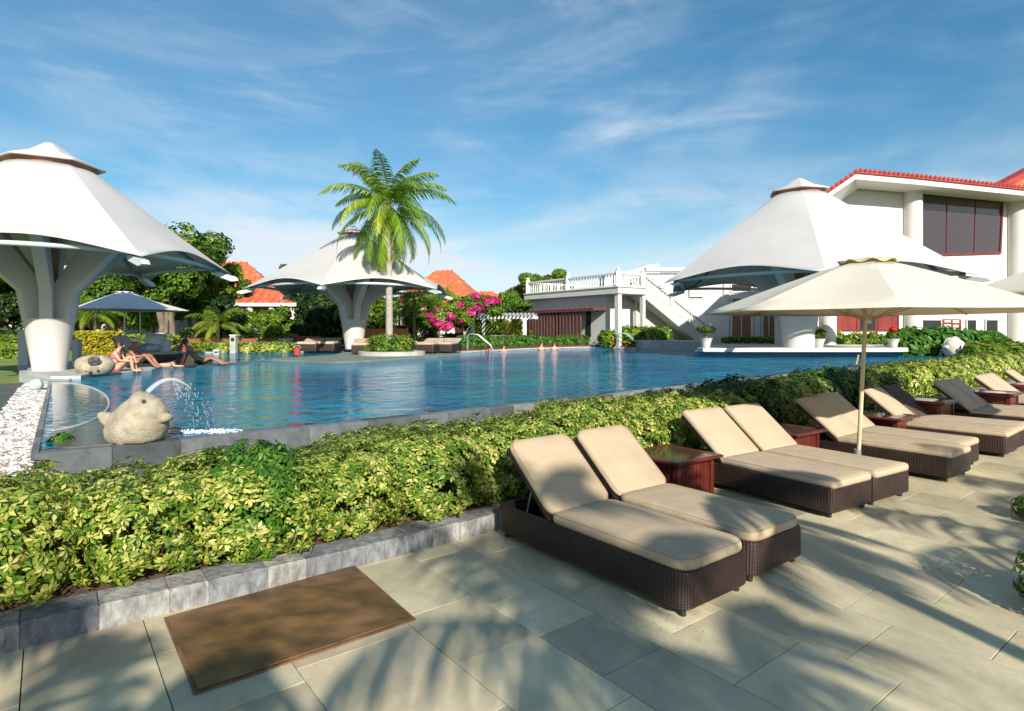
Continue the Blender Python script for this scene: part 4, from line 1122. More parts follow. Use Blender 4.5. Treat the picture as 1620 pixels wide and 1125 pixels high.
# ---- bungalows with orange roofs
def bungalow(px,d,w_,dp,hw,hr,rz,label,kick=.25):
    c=XY(px,d); root=empty('bungalow',(c.x,c.y,.5),R(rz),label,'bungalow')
    mb=MB(); mb.box((-w_/2,-dp/2,0),(w_/2,dp/2,hw)); mb.build('wall','white_wall',root)
    # hipped roof with flared eaves
    W2,D2=w_/2+1.0,dp/2+1.0; rl=max(0,w_-dp)/2
    vs=[];rings=[(1.0,0),(.62,hr*.30),(.0,hr)]
    for k,(t,z) in enumerate(rings):
        x=rl+(W2-rl)*t; y=D2*t+.02; vs+=[(-x,-y,hw+z),(x,-y,hw+z),(x,y,hw+z),(-x,y,hw+z)]
    fs=[(k*4+i,k*4+(i+1)%4,k*4+4+(i+1)%4,k*4+4+i) for k in range(2) for i in range(4)]+[(8,9,10,11),(3,2,1,0)]
    mb=MB(); mb.add(vs,fs); rf=mb.build('roof','orange_tile',root)
    # tile ribs
    tr=MB()
    for sgn in (-1,1):
        n=int(W2*2/.45)
        for i in range(n):
            x=-W2+.2+i*.45
            f=max(0,(abs(x)-rl)/(W2-rl)) if abs(x)>rl else 0
            def zat(t): return hr*.30*(1-t)/.38 if t>.62 else hr*.30+(hr*.70)*(.62-t)/.62
            pts=[(x,sgn*(D2*t+.02),hw+zat(t)+.03) for t in (1.0,.62,.3,.0) if t>=f]
            if f>0 and f<1: pts.append((x,sgn*(D2*f+.02),hw+zat(f)+.03))
            if len(pts)>1: tr.tube(pts,.07,5)
    tr.build('ridge_tiles','orange_tile',rf)
    mb=MB(); mb.box((-W2,-D2,hw-.22),(W2,D2,hw-.003)); mb.build('fascia','white_paint',root)
    for sx in (-1,-.35,.35,1):
        mb=MB(); mb.lathe([(.2,0),(.2,hw-.23)],12,(sx*(W2-.35),-D2+.35,0)); mb.build('post','white_plaster',root,smooth=SM)
    for sx in (-.65,0,.65):
        mb=MB(); x=sx*w_/2; mb.box((x-.55,-dp/2-.06,.1),(x+.55,-dp/2-.001,2.3)); f=mb.build('window','window_red_frame',root)
        mb=MB(); mb.box((x-.47,-dp/2-.09,.2),(x+.47,-dp/2-.061,2.22)); mb.build('pane','window_glass',f)
    return root
bungalow(374,49,8.5,7,3.2,3.6,12,'orange tiled bungalow between the left trees and the middle canopy')
bungalow(426,38.3,2.4,2.0,2.9,1.05,5,'small orange roofed pavilion left of the middle canopy column')
bungalow(702,56,7.6,6,3.2,3.6,-10,'bungalow with tall orange hipped roof right of the coconut palm')
bungalow(768,68,7.5,6,3.4,2.2,-5,'low orange roofed bungalow far behind the pink bougainvillea')
bungalow(642,60,8,6,2.7,1.5,0,'orange roofed bungalow seen under the middle canopy edge behind palms')
bungalow(265,46,13,6,3.1,1.2,4,'long white bungalow behind the left trees and the clipped hedge')
bungalow(10,44,9,6,3.0,1.6,20,'white bungalow hidden by trees at the left picture edge')
# hills
hl=MB(); pts=[]
for i in range(121):
    px=-200+i*2040/120; d=620
    y=470-10*math.exp(-((px-805)/30)**2)-7*math.exp(-((px-770)/18)**2)-6*math.exp(-((px-845)/25)**2)+random.uniform(-1,1)
    p=U(px,y,d); pts.append(p)
vs=[];
for p in pts: vs+= [(p.x,p.y,-1),(p.x,p.y,p.z*.75),(p.x*1.03,p.y+60,p.z),(p.x*1.3,p.y+400,-1)]
fs=[(4*i+k,4*i+4+k,4*i+5+k,4*i+1+k) for i in range(len(pts)-1) for k in range(3)]
hl.add(vs,fs); tag(hl.build('hills','hill',smooth=True),kind='structure')
# ================================================================== HEDGE
def shrub_foliage(name, m, rx, ry, h, n, L, W, k=7, seed=0, parent=None, base=.0, droop=.35):
    g_=np.random.default_rng(seed)
    th=g_.uniform(0,2*PI,n); cz=g_.uniform(-.9,1,n)**1
    shell=np.where(g_.random(n)<.78, g_.uniform(.86,1.03,n), g_.uniform(.45,.86,n))
    ph=np.arcsin(np.clip(cz,-1,1)); e=.62
    cx=np.sign(np.cos(ph))*np.abs(np.cos(ph))**e
    x=cx*np.sign(np.cos(th))*np.abs(np.cos(th))**.8; y=cx*np.sign(np.sin(th))*np.abs(np.sin(th))**.8; z=np.sign(np.sin(ph))*np.abs(np.sin(ph))**e
    lump=1+.10*np.sin(5*th+seed)*np.cos(3*ph+seed*2)+.07*np.sin(9*th+seed*3+4*z)
    hh=(h-base)/2
    C=np.stack([x*rx*shell*lump,y*ry*shell*lump,base+hh+z*hh*shell*lump+0*x],1)
    C[:,2]=np.maximum(C[:,2],.03)
    Nn=np.stack([x/rx,y/ry,z/hh*.8+.5],1)+g_.normal(0,.35,(n,3))
    # young sprigs above the top
    V,Fc,rn=leafcloud(C,Nn,k,L,W,droop,cl_rnd=np.clip(g_.normal(.43,.2,n),0,1),pv=.30)
    return npmesh(name,V,Fc,rn,m,parent)
def make_shrub(m,rx,ry,h,n,L,W,seed,label='',group=None,k=7):
    root=empty('hedge_shrub',label=label,cat='shrub',group=group)
    shrub_foliage('foliage',m,rx,ry,h,n,L,W,k,seed,root)
    st=MB(); rr=random.Random(seed)
    for i in range(7):
        a=rr.uniform(0,2*PI); r=rr.uniform(.02,.12); p=Vector((r*math.cos(a),r*math.sin(a),-.02)); q=p+Vector((rr.uniform(-.3,.3)*rx,rr.uniform(-.3,.3)*ry,h*.35)); e_=q+Vector((rr.uniform(-.5,.5)*rx,rr.uniform(-.5,.5)*ry,h*.4))
        st.tube([p,q,e_],[.012,.009,.004],5)
    st.build('stem','stem',root)
    return root
PV=[make_shrub('leaf_variegated',.52,.64,.86,1500,.058,.0125,s) for s in (1,2,3)]
PG=[make_shrub('leaf_green',.48,.60,.86,950,.076,.016,s) for s in (4,)]
PVf=[make_shrub('leaf_variegated',.55,.62,.84,420,.095,.026,s,k=6) for s in (5,6)]
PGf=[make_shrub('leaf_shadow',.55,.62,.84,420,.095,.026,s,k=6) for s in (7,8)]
used=set(); rr=random.Random(21); gdone=0
cum=interp(KPs,.05); line1=offset([(p.x,p.y) for p in cum],.70); line2=offset([(p.x,p.y) for p in cum],1.42)
HG='shrubs of the hedge along the pool wall'
def lab_for(px,kind,row):
    if row=='back': return 'shrub in the rear row of the hedge, half hidden behind front shrubs'
    if kind=='g': return 'plain green leafy shrub between yellow variegated shrubs of the hedge'
    if px<262: return 'yellow and green variegated hedge shrub left of the metal cover'
    if px<600: return 'yellow variegated hedge shrub behind the kerb above the metal cover'
    if px<800: return 'yellow variegated hedge shrub between the metal cover and nearest lounger'
    if px<1140: return 'yellow variegated hedge shrub behind the nearest pair of loungers'
    if px<1430: return 'hedge shrub behind the second and third lounger pairs'
    return 'hedge shrub behind the far end of the lounger row'
s=0.0; step=.74; i=0; tot_len=.05*len(line1)
def put(protos,p,scl,lb,kind):
    pr=rr.choice(protos)
    if pr.name not in used and False: pass
    if pr.name in used: o=copy_tree(pr)
    else: o=pr; used.add(pr.name)
    o.location=(p.x,p.y,.10); o.rotation_euler=(0,0,rr.choice([0,PI])+rr.uniform(-.3,.3)+math.atan2(.8,.9)); o.scale=scl; o['label']=lb; o['category']='shrub'; o['group']='hedge, '+lb
    return o
while s<len(line1)-2:
    p=line1[int(s)]
    if p.y<-.2: s+=step/.05; continue
    px=810+F*p.x/max(.5,p.y); d=p.length
    if px>1900: break
    near=d<9.5
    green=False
    dark=(1085<px<1400)  # stretch in the parasol's shadow, that shade coloured into some leaves
    sc2=rr.uniform(.9,1.06)
    hl_=.86+.09*min(1,max(0,(px-450)/350))
    if near: put(PG if green else PV,p,(sc2*(.8 if green else 1),sc2,hl_*rr.uniform(.80,1.04)*(1.06 if green else 1)),lab_for(px,'g' if green else 'v','f'),'g' if green else 'v')
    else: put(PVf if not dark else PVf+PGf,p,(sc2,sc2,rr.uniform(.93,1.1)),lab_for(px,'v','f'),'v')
    if 372<px<470 and gdone<1:
        gdone+=1; put(PG,p+Vector((.12,-.06,0)),(.66,.80,.90),lab_for(px,'g','f'),'g')
    q=line2[int(s)]
    if rr.random()<.97:
        h2=rr.uniform(.80,.98)*(.72+.18*min(1,max(0,(px-500)/500)))
        put((PV+PVf if near else PVf+PGf),q,(1.05,1.05,h2),lab_for(px,'v','back'),'v')
    s+=step/.05*(1 if near else 1.15); i+=1
for pr in PV+PG+PVf+PGf:
    if pr.name not in used:
        for k_ in ALLKIDS(pr): bpy.data.objects.remove(k_)
        bpy.data.objects.remove(pr)
# small sprig by the pebbles
def small_plant(px,py,z,m,r,h,n,L,W,label,cat_='plant',name='leafy_plant',k=6,group=None,seed=0,loc=None):
    p=loc if loc is not None else P(px,py,z); o=shrub_foliage(name,m,r,r,h,n,L,W,k,seed+int(abs(px)),None,0.0); o.location=p
    tag(o,label,cat_,group); return o
small_plant(96,735,.35,'leaf_green',.12,.32,40,.09,.026,'small green sprig rising between the pebbles and the pool corner')
small_plant(0,0,0,'leaf_tree',.34,.42,460,.06,.014,'dense green shrub cut by the right picture edge on the patio','shrub','patio_shrub',loc=Vector((3.52,3.62,0)))
small_plant(0,0,0,'leaf_tree',.18,.22,110,.06,.014,'low green tuft at the right picture edge above the patio shrub','shrub','patio_shrub',loc=Vector((4.82,5.5,0)),seed=3)

# ================================================================== TREES
def blobs(n,rad,h0,h1,seed,flat=.8):
    g_=np.random.default_rng(seed); out=[]
    for i in range(n):
        a=g_.uniform(0,2*PI); r=rad*math.sqrt(g_.random())*.75; z=g_.uniform(h0,h1)
        s_=rad*g_.uniform(.18,.40); out.append((r*math.cos(a),r*math.sin(a),z,s_,s_*flat))
    return out
def crown_mesh(name,m,bl,per,L,W,k,seed,parent=None,droop=.3):
    g_=np.random.default_rng(seed); Cs=[];Ns=[];Rs=[]
    for (x,y,z,r,rz) in bl:
        v=g_.normal(0,1,(per,3)); v/=np.linalg.norm(v,axis=1,keepdims=True)
        rad=np.where(g_.random(per)<.7,g_.uniform(.8,1.12,per),g_.uniform(.2,.8,per))[:,None]
        Cs.append(np.array([x,y,z])+v*rad*np.array([r,r,rz])); Ns.append(v+np.array([0,0,.5])+g_.normal(0,.4,(per,3)))
        Rs.append(np.clip(g_.uniform(.25,.75)+g_.normal(0,.2,per),0,1))
    V,Fc,rn=leafcloud(np.concatenate(Cs),np.concatenate(Ns),k,L,W,droop,cl_rnd=np.concatenate(Rs))
    return npmesh(name,V,Fc,rn,m,parent)
def make_tree(name,loc,h,rad,th,m,label,seed,nb=14,per=260,L=.30,W=.10,k=4,trad=.2,multi=1,group=None,cat_='tree',bark='bark'):
    root=empty(name,loc,0,label,cat_,group); rr=random.Random(seed)
    bl=blobs(nb,rad,th+rad*.15,h-rad*.25,seed)
    crown_mesh('crown',m,bl,per,L,W,k,seed,root)
    t_=MB()
    for j in range(multi):
        b0=Vector((rr.uniform(-.5,.5)*trad*multi,rr.uniform(-.3,.3)*trad*multi,-.1)); 
        m1=b0+Vector((rr.uniform(-.2,.2),rr.uniform(-.2,.2),th*.6)); tp=m1+Vector((rr.uniform(-.3,.3),rr.uniform(-.3,.3),th*.6))
        t_.tube([b0,b0.lerp(m1,.5)+Vector((rr.uniform(-.08,.08),0,0)),m1,tp],[trad*1.25,trad,trad*.8,trad*.6],9)
        for i in range(6 if multi==1 else 3):
            bx_=rr.choice(bl); e=Vector(bx_[:3]); st_=m1.lerp(tp,rr.random()); mid=st_.lerp(e,.5)+Vector((0,0,rr.uniform(-.2,.3)))
            t_.tube([st_,mid,e],[trad*.45,trad*.28,trad*.1],6)
    t_.build('trunk',bark,root,smooth=SM)
    return root
def frond_leaves(base,az,elev,Lf,nl,ll,seed,curl=1.1,w_=.028,rbase=.5,tw=0):
    """one palm frond: rachis polyline + leaflet kites"""
    g_=np.random.default_rng(seed); pts=[]; p=np.array(base,float); a=elev; n=14; st=Lf/n
    for i in range(n+1):
        pts.append(p.copy()); d=np.array([math.cos(az)*math.cos(a),math.sin(az)*math.cos(a),math.sin(a)]); p=p+d*st; a-=curl/n*(.6+1.0*i/n)
    pts=np.array(pts); V=[];Fc=[];rn=[];o=0
    side=np.array([-math.sin(az),math.cos(az),0])
    for sg in (-1,1):
        for j in range(nl):
            t=(.12+.88*(j+.5)/nl); f=t*n; i=min(n-1,int(f)); q=pts[i]+(pts[i+1]-pts[i])*(f-i); d=(pts[i+1]-pts[i]); d/=np.linalg.norm(d)
            up=np.cross(d,side)*-1
            l=ll*(math.sin(PI*min(1,t*.9+.12))**.6)*g_.uniform(.85,1.1)
            dr=g_.uniform(.35,.8)
            D=side*sg*.85+d*(.45+.5*t)-np.array([0,0,1])*dr; D/=np.linalg.norm(D)
            D2=D-np.array([0,0,1])*.55; D2/=np.linalg.norm(D2)
            S=np.cross(D,[0,0,1]); S=S/(np.linalg.norm(S)+1e-6); ww=w_
            m_p=q+D*l*.5; e=m_p+D2*l*.5
            V+= [q-d*ww*.5,q+d*ww*.5,m_p+d*ww*.6,m_p-d*ww*.6,e]; Fc+=[(o,o+1,o+2),(o,o+2,o+3),(o+3,o+2,o+4)]; r_=np.clip(rbase+g_.uniform(-.2,.2)+t*.15,0,1); rn+=[r_]*3; o+=5
    # rachis strip
    for i in range(n):
        a0=pts[i];b0=pts[i+1]; wd=.03*(1-i/n)+.008
        V+=[a0-side*wd,a0+side*wd,b0+side*wd*.9,b0-side*wd*.9]; Fc+=[(o,o+1,o+2),(o,o+2,o+3)]; rn+=[min(1,rbase+.3)]*2; o+=4
    return np.array(V),np.array(Fc),np.array(rn)
def make_palm(name,loc,h,Lf,nf,label,seed,nl=34,ll=.6,trad=.14,group=None,m='leaf_palm',lean=(0,0),elevs=(85,-35),curl=(1.0,1.7),cat_='palm tree',nuts=True,w_=.028,barkm='palm_bark',rb=.5,rz=0):
    root=empty(name,loc,rz,label,cat_,group); rr=random.Random(seed); parts=[]
    top=(lean[0],lean[1],h)
    for i in range(nf):
        f=i/(nf-1); az=i*2.399+rr.uniform(-.2,.2); el=R(elevs[0]+(elevs[1]-elevs[0])*(f**.85)+rr.uniform(-8,8))
        parts.append(frond_leaves(top,az,el,Lf*rr.uniform(.85,1.08)*(.8+.2*math.sin(PI*f)),nl,ll,seed*100+i,curl[0]+(curl[1]-curl[0])*(1-abs(f-.4)),w_,rb+rr.uniform(-.22,.22)+(.18 if f>.75 else 0)))
    V,Fc,rn=cat(parts); npmesh('crown',V,Fc,rn,m,root)
    t_=MB(); n=10
    t_.tube([(lean[0]*(i/n)**1.6,lean[1]*(i/n)**1.6,-.1+(h+.1)*i/n) for i in range(n+1)],[trad*(1.35 if i==0 else 1.05-.25*i/n) for i in range(n+1)],12)
    t_.build('trunk',barkm,root,smooth=SM)
    if nuts:
        c_=MB()
        for i in range(7):
            a=rr.uniform(0,2*PI); c_.ball((top[0]+.2*math.cos(a),top[1]+.2*math.sin(a),h-.18-rr.uniform(0,.2)),(.10,.10,.13),8,6)
        c_.build('coconuts','coconut',root,smooth=True)
        s_=MB()
        for i in range(9):
            a=rr.uniform(0,2*PI); s_.tube([(top[0],top[1],h+.3),(top[0]+.25*math.cos(a),top[1]+.25*math.sin(a),h+Lf*.8),(top[0]+.4*math.cos(a),top[1]+.4*math.sin(a),h+Lf*1.0)],[.02,.012,.004],4)
        
    return root
# the coconut palm in front of the middle canopy
pc=XY(616,27,.6)
make_palm('coconut_palm',pc,6.75,3.7,42,'tall coconut palm with grey trunk in front of the middle white canopy',3,nl=44,ll=.72,trad=.16,lean=(-.05,0),elevs=(86,-62),curl=(.7,1.8),w_=.048,rb=.44)
small_plant(619,552,.75,'leaf_flowerbed',1.0,.85,420,.18,.05,'round green shrub bed with tiny orange flowers at the coconut palm foot','shrub','flowering_shrub',loc=XY(619,26.6,.72))
pl_=MB(); c0=XY(620,26.5); pl_.lathe([(1.45,0),(1.45,.36),(1.30,.38),(1.30,.30),(0.01,.30)],36,(c0.x,c0.y,.45),caps=False)
o=pl_.build('palm_planter','pale_stone',smooth=SM); tag(o,'low round pale stone planter ring around the coconut palm','planter')

# dense rear woods and understorey
def band(px0,px1,d0,d1,z0,z1,n,m,L,W,label,name='woods',seed=0,k=4,wave=1.2):
    g_=np.random.default_rng(seed); px=g_.uniform(px0,px1,n); d=g_.uniform(d0,d1,n)
    top=z1+wave*np.sin(px/17+seed)*.5+wave*np.sin(px/41+seed*2)*.6
    z=z0+(top-z0)*g_.random(n)**.7
    C=np.stack([(px-810)/F*d,d,z],1); Nn=g_.normal(0,.5,(n,3))+np.array([.3,-.8,.6])
    V,Fc,rn=leafcloud(C,Nn,k,L,W,.3,cl_rnd=np.clip(g_.normal(.45,.25,n),0,1))
    o=npmesh(name,V,Fc,rn,m); tag(o,label,None,kind='stuff'); return o
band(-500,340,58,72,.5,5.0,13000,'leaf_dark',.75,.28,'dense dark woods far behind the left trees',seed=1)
band(340,640,66,80,.5,3.6,9000,'leaf_tree',.75,.28,'green woods behind the bungalows and middle canopy','woods',seed=2,wave=.8)
band(640,1000,74,90,.5,3.9,9000,'leaf_tree',.8,.3,'green woods behind the bungalows right of the palm','woods',seed=3,wave=.7)
TG='leafy trees around the left bungalows'
trees=[ # px,d,h,rad,trunk_h,mat,label,seed,trad,multi
 (268,33,7.0,3.6,2.6,'leaf_tree','old ficus tree with gnarled many stemmed trunk beside the left parasols',31,.17,4),
 (326,36,6.4,2.0,2.2,'leaf_bright','bright green tree rising behind the right tip of the left canopy',32,.14,1),
 (185,37,5.6,3.0,1.6,'leaf_tree','broad green tree seen behind the left canopy and grey parasol',33,.15,1),
 (120,42,5.4,2.8,1.3,'leaf_dark','dark leafy tree behind the left canopy column',34,.15,1),
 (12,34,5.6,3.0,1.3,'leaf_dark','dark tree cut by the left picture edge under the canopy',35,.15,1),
 (-70,40,6.5,3.4,1.6,'leaf_tree','tree beyond the left picture edge',36,.2,1),
 (392,40,4.3,1.1,1.5,'leaf_autumn','thin leaved tree with orange tinted twigs before the bungalow roof',37,.08,2),
 (352,34,3.6,1.5,.8,'leaf_dark','dark low tree before the white bungalow veranda',38,.1,2),
 (470,52,7.4,1.4,4.6,'leaf_bright','small topped tree peeking over the middle canopy slope',39,.12,1),
 (500,54,7.2,1.0,5.0,'leaf_bright','slim tree top just above the middle canopy ridge',40,.1,1),
 (505,37,4.4,2.0,1.6,'leaf_dark','dark tree with slim trunks under the left side of the middle canopy',41,.09,4),
 (455,40,3.8,1.5,.6,'leaf_bright','yellow green bushy tree left of the middle canopy column',42,.09,1),
 (600,41,4.2,1.6,1.2,'leaf_bright','light green tree between the middle canopy column and palm trunk',43,.09,2),
 (842,58,6.9,2.5,2.0,'leaf_bright','bright green tree at the left end of the terrace building',44,.15,1),
 (885,64,7.8,2.1,3.4,'leaf_bright','tree top showing above the terrace balustrade',45,.15,1),
 (815,50,4.8,1.4,1.0,'leaf_tree','green tree between the pergola and terrace building',46,.12,1),
 (745,43,3.7,1.7,1.0,'leaf_bright','light green tree crown above the pink bougainvillea',47,.12,1),
 (372,37,4.6,1.1,1.6,'leaf_tree','slim green tree before the left edge of the tall orange roof',61,.09,1),
 (402,35,2.6,1.1,.5,'leaf_bright','low yellow green tree before the small orange pavilion',62,.08,1),
 (448,36,2.7,1.1,.5,'leaf_tree','low green tree at the right of the small orange pavilion',63,.08,1),
 (300,38,6.2,2.0,2.0,'leaf_tree','green tree between the ficus and the bright tree',64,.12,1),
 (690,44,4.4,1.5,1.2,'leaf_bright','green tree just left of the tall orange hipped roof',65,.09,1),
 (780,47,4.0,1.6,1.0,'leaf_tree','green tree above the white pergola',66,.1,1),
 (665,37,3.6,1.3,1.4,'leaf_tree','small tree left of the pink bougainvillea',48,.09,2),
]
for px,d,h,rad,th,m,lb,sd,tr,mu in trees:
    make_tree('leafy_tree',XY(px,d,.5),h,rad,th,m,lb,sd,nb=24 if rad>1.5 else 12,per=250 if rad>1.5 else 240,L=.24,W=.085,trad=tr,multi=mu)
# garden palms
pg_=[(690,39,3.1,2.3,'feathery palm with arching fronds left of the bougainvillea',51,'leaf_palm'),
 (655,34,3.0,2.2,'garden palm behind the coconut palm planter',52,'leaf_tree'),
 (545,36,3.0,2.1,'shaded garden palm behind the middle canopy column',53,'leaf_tree'),
 (345,32,1.6,1.9,'low palm with drooping fronds in front of the clipped hedge',54,'leaf_bright'),
 (425,38,1.5,1.9,'low arching palm below the small orange pavilion',55,'leaf_bright'),
 (150,30,2.1,1.9,'arching palm behind the left parasols',56,'leaf_bright'),
 (475,43,2.4,2.0,'garden palm left under the middle canopy',57,'leaf_palm'),
 (812,43,1.3,1.8,'golden cane palm beside the slatted screen',58,'leaf_gold'),
 (632,38,2.1,1.9,'small palm right behind the coconut palm trunk',59,'leaf_palm')]
for px,d,h,Lf,lb,sd,m in pg_:
    make_palm('garden_palm',XY(px,d,.5),h,Lf,16,lb,sd,nl=20,ll=.5,trad=.09,m=m,elevs=(75,-15),curl=(1.0,1.6),nuts=False,w_=.04,barkm='bark')
# bougainvillea: green canopy with pink flower clumps, slim trunk
root=empty('bougainvillea_tree',XY(735,37,.5),0,'spreading bougainvillea tree covered in bright pink flowers beside the white pergola','tree')
bl=[(-1.3,0,2.2,.8,.6),(-.4,.2,2.6,.9,.6),(.5,0,2.8,.8,.55),(1.3,.1,2.9,.8,.5),(1.9,0,2.6,.6,.45),(-1.9,0,1.9,.5,.5),(0,-.3,2.1,.7,.45)]
crown_mesh('crown','leaf_bright',bl,200,.22,.08,4,71,root)
bl2=[(-1.9,-.5,1.9,.38,.34),(-1.5,-.7,1.6,.34,.3),(-1.0,-.6,1.5,.33,.28),(-.8,-.7,2.1,.25,.2),(1.5,-.5,3.0,.4,.32),(.9,-.6,2.6,.38,.3),(.4,-.6,2.35,.3,.25),(1.9,-.4,3.0,.3,.26),(-.1,-.6,1.9,.3,.26),(-1.6,-.5,2.4,.25,.2),(.7,-.5,3.3,.25,.2),(-.2,-.6,2.8,.18,.16),(-2.2,-.4,2.1,.25,.22)]
crown_mesh('flowers','leaf_pink',bl2,70,.13,.07,5,72,root)
t_=MB(); t_.tube([(-.1,0,-.1),(0,0,1.0),(-.3,0,2.0),(-.9,0,2.6)],[.09,.07,.05,.02],8); t_.tube([(0,0,1.0),(.5,0,1.8),(1.2,0,2.8)],[.06,.05,.02],8); t_.build('trunk','palm_bark',root,smooth=SM)
# clipped hedges, low brick walls, ground cover
def boxhedge(px0,px1,d,z1,m,label,th=.9,z0=.5,dens=900,name='clipped_hedge'):
    a=XY(px0,d); b=XY(px1,d); L_=b.x-a.x; g_=np.random.default_rng(int(abs(px0))); n=int(dens*max(1,L_/4))
    C=np.stack([g_.uniform(0,L_,n),g_.uniform(0,th,n)*np.where(g_.random(n)<.6,.15,1),z0+(z1-z0)*np.where(g_.random(n)<.35,1,g_.random(n))],1)+g_.normal(0,.03,(n,3))
    Nn=g_.normal(0,.5,(n,3))+np.array([.1,-.8,.7]); V,Fc,rn=leafcloud(C,Nn,4,.16,.07,.2)
    o=npmesh(name,V,Fc,rn,m); o.location=(a.x,a.y,0); tag(o,label,'hedge'); return o
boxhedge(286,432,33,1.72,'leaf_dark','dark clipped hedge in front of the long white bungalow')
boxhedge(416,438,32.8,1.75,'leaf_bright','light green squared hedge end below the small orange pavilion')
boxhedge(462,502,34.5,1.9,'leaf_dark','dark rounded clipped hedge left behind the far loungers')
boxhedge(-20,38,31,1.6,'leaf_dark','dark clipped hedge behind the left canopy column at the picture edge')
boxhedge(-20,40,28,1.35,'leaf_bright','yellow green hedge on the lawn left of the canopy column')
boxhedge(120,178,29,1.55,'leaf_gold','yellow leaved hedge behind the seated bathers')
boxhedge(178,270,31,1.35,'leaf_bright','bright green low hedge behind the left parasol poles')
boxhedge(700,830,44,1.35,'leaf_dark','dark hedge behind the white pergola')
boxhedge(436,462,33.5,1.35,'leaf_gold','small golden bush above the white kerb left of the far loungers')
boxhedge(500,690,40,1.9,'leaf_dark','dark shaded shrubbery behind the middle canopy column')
def lowwall(px0,px1,d,z0,z1,m,label,th=.3,name='garden_wall'):
    a=XY(px0,d); b=XY(px1,d); mb=MB(); mb.bevbox((a.x,a.y,z0),(b.x,a.y+th,z1),.02); o=mb.build(name,m); tag(o,label,'wall'); return o
lowwall(286,438,32.4,.5,1.28,'brick_low','low red brick garden wall under the clipped hedge')
lowwall(438,462,32.6,.5,1.3,'pale_stone','short white kerb piece below the golden bush')
lowwall(462,505,33.6,.5,1.4,'brick_low','low red brick wall behind the two far left loungers')
def groundcover(px0,px1,d,m,label,n=8,h=.5):
    o=boxhedge(px0,px1,d,.5+h,m,label,th=1.2,dens=420,name='ground_cover'); o['kind']='stuff'; del o['category']; return o
groundcover(300,470,31,'leaf_bright','yellow green ground cover along the far lawn')
groundcover(0,60,26,'leaf_bright','low plants on the sunny lawn at the left')
# pale variegated clumps in the ground cover
for i,px in enumerate([352,392,418,432,448]):
    small_plant(px,0,0,'leaf_variegated',.38,.55,90,.22,.06,'pale variegated clump on the strip behind the upper pool','plant','garden_plant',loc=XY(px,30.3+.1*i,.5),group='pale clumps behind the upper pool',seed=i)
# round clipped balls behind the far rim with maroon kerb
BG='round clipped bushes along the far pool rim'; bp=None
xs=[733,748,763,778,793,808,823,838,853,868,884,900,916,934,952,970,988,1004]
for i,px in enumerate(xs):
    d=33.0+(px-733)*(8.3/270) if px<930 else 39.6-(px-930)*.012
    r=.43+.02*math.sin(i*2.1)
    c_=XY(px,d+1.4,.62)
    if bp is None:
        bp=shrub_foliage('round_bush','leaf_green',.46,.46,.80,300,.11,.04,4,90,None,0.0); o=bp
    else: o=bp.copy(); COL.objects.link(o)
    o.location=c_; o.rotation_euler=(0,0,i*1.3); o.scale=(r/.43,r/.43,1+.05*math.cos(i))
    tag(o,'one of the round clipped green bushes in a row along the far pool rim','bush',BG)
mk=MB(); a=[P(x,y,.66) for x,y in [(728,556.3),(780,553.8),(831,551.4),(880,549.8),(930,548.7),(1008,550.4)]]
stones(mk,[Vector((p.x,p.y+.75,0)) for p in a],0,.2,.5,.76,[1.5],random.Random(1),.01,.0)
o=mk.build('planter_kerb','maroon_kerb'); tag(o,'long dark red kerb under the round bushes at the far pool rim','planter')
# orange flower bed by the stair, plants behind the white platform
for i in range(9):
    px=962+i*11; 
    small_plant(px,0,0,'leaf_flowerbed',.55,1.15 if px>975 else .9,150,.36,.08,'orange flowering canna plants under the white stair','plant','canna_plant',loc=XY(px,38.3+.3*(i%3),.75),k=4,group='canna plants under the stair',seed=i)
for i in range(15):
    px=1318+i*8
    small_plant(px,0,0,'leaf_flowerbed',.34,.62+.2*math.sin(i*1.7),70,.26,.05,'low flowering plants behind the white platform before the hall','plant','border_plant',loc=XY(px,32,.8),k=4,group='border plants before the hall',seed=i)
for i in range(6):
    px=1150+i*17
    small_plant(px,0,0,'leaf_tree',.4,.4,70,.26,.05,'low green plant at the foot of the glass door wing','plant','border_plant',loc=XY(px,40,.9),k=4,group='border plants before the wing',seed=i)
for i in range(16):
    px=1432+i*9.5; d=26.8+1.1*(i%3)
    small_plant(px,0,0,'leaf_green',.62,1.15-.012*i+.25*math.sin(i*2.3),170,.36,.085,'lush broad leaved green plant beside the pool right of the platform','plant','border_plant',loc=XY(px,d,.48),k=5,group='lush plants beside the stone fish',seed=i)
for i in range(10):
    px=1545+i*14
    small_plant(px,0,0,'leaf_bright',.6,.75,130,.3,.08,'light green plant at the right end of the pool','plant','border_plant',loc=XY(px,25.0-.2*i,.45),k=5,group='light plants at the right pool end',seed=i)

# ================================================================== SMALL PROPS
def urn(px,d,z,r,label,m='white_plaster'):
    root=empty('potted_plant',XY(px,d,z),0,label,'potted plant')
    b=MB(); b.lathe([(r*.5,0),(r*.62,.03),(r*.75,r*.8),(r,r*1.5),(r*1.08,r*1.6),(r*.95,r*1.6),(r*.9,r*1.4),(0.01,r*1.4)],20,caps=False); b.build('pot',m,root,smooth=SM); return root
r1=urn(1117,25.5,.995,.26,'white urn with small dark topiary at the left end of the platform')
shrub_foliage('foliage','leaf_tree',.36,.36,.28,110,.12,.03,5,5,r1,0).location=(0,0,.62)
t_=MB(); t_.tube([(0,0,.35),(0,0,.72)],.05,6); t_.build('stem','bark',r1)
r2=urn(1296,25.6,.995,.24,'white pot with leafy plant and one orange bloom on the platform, right of the column')
shrub_foliage('foliage','leaf_tree',.28,.28,.42,90,.12,.035,5,6,r2,0).location=(0,0,.36)
r3=urn(1413,25.6,.995,.24,'white pot with a red flower at the right end of the platform')
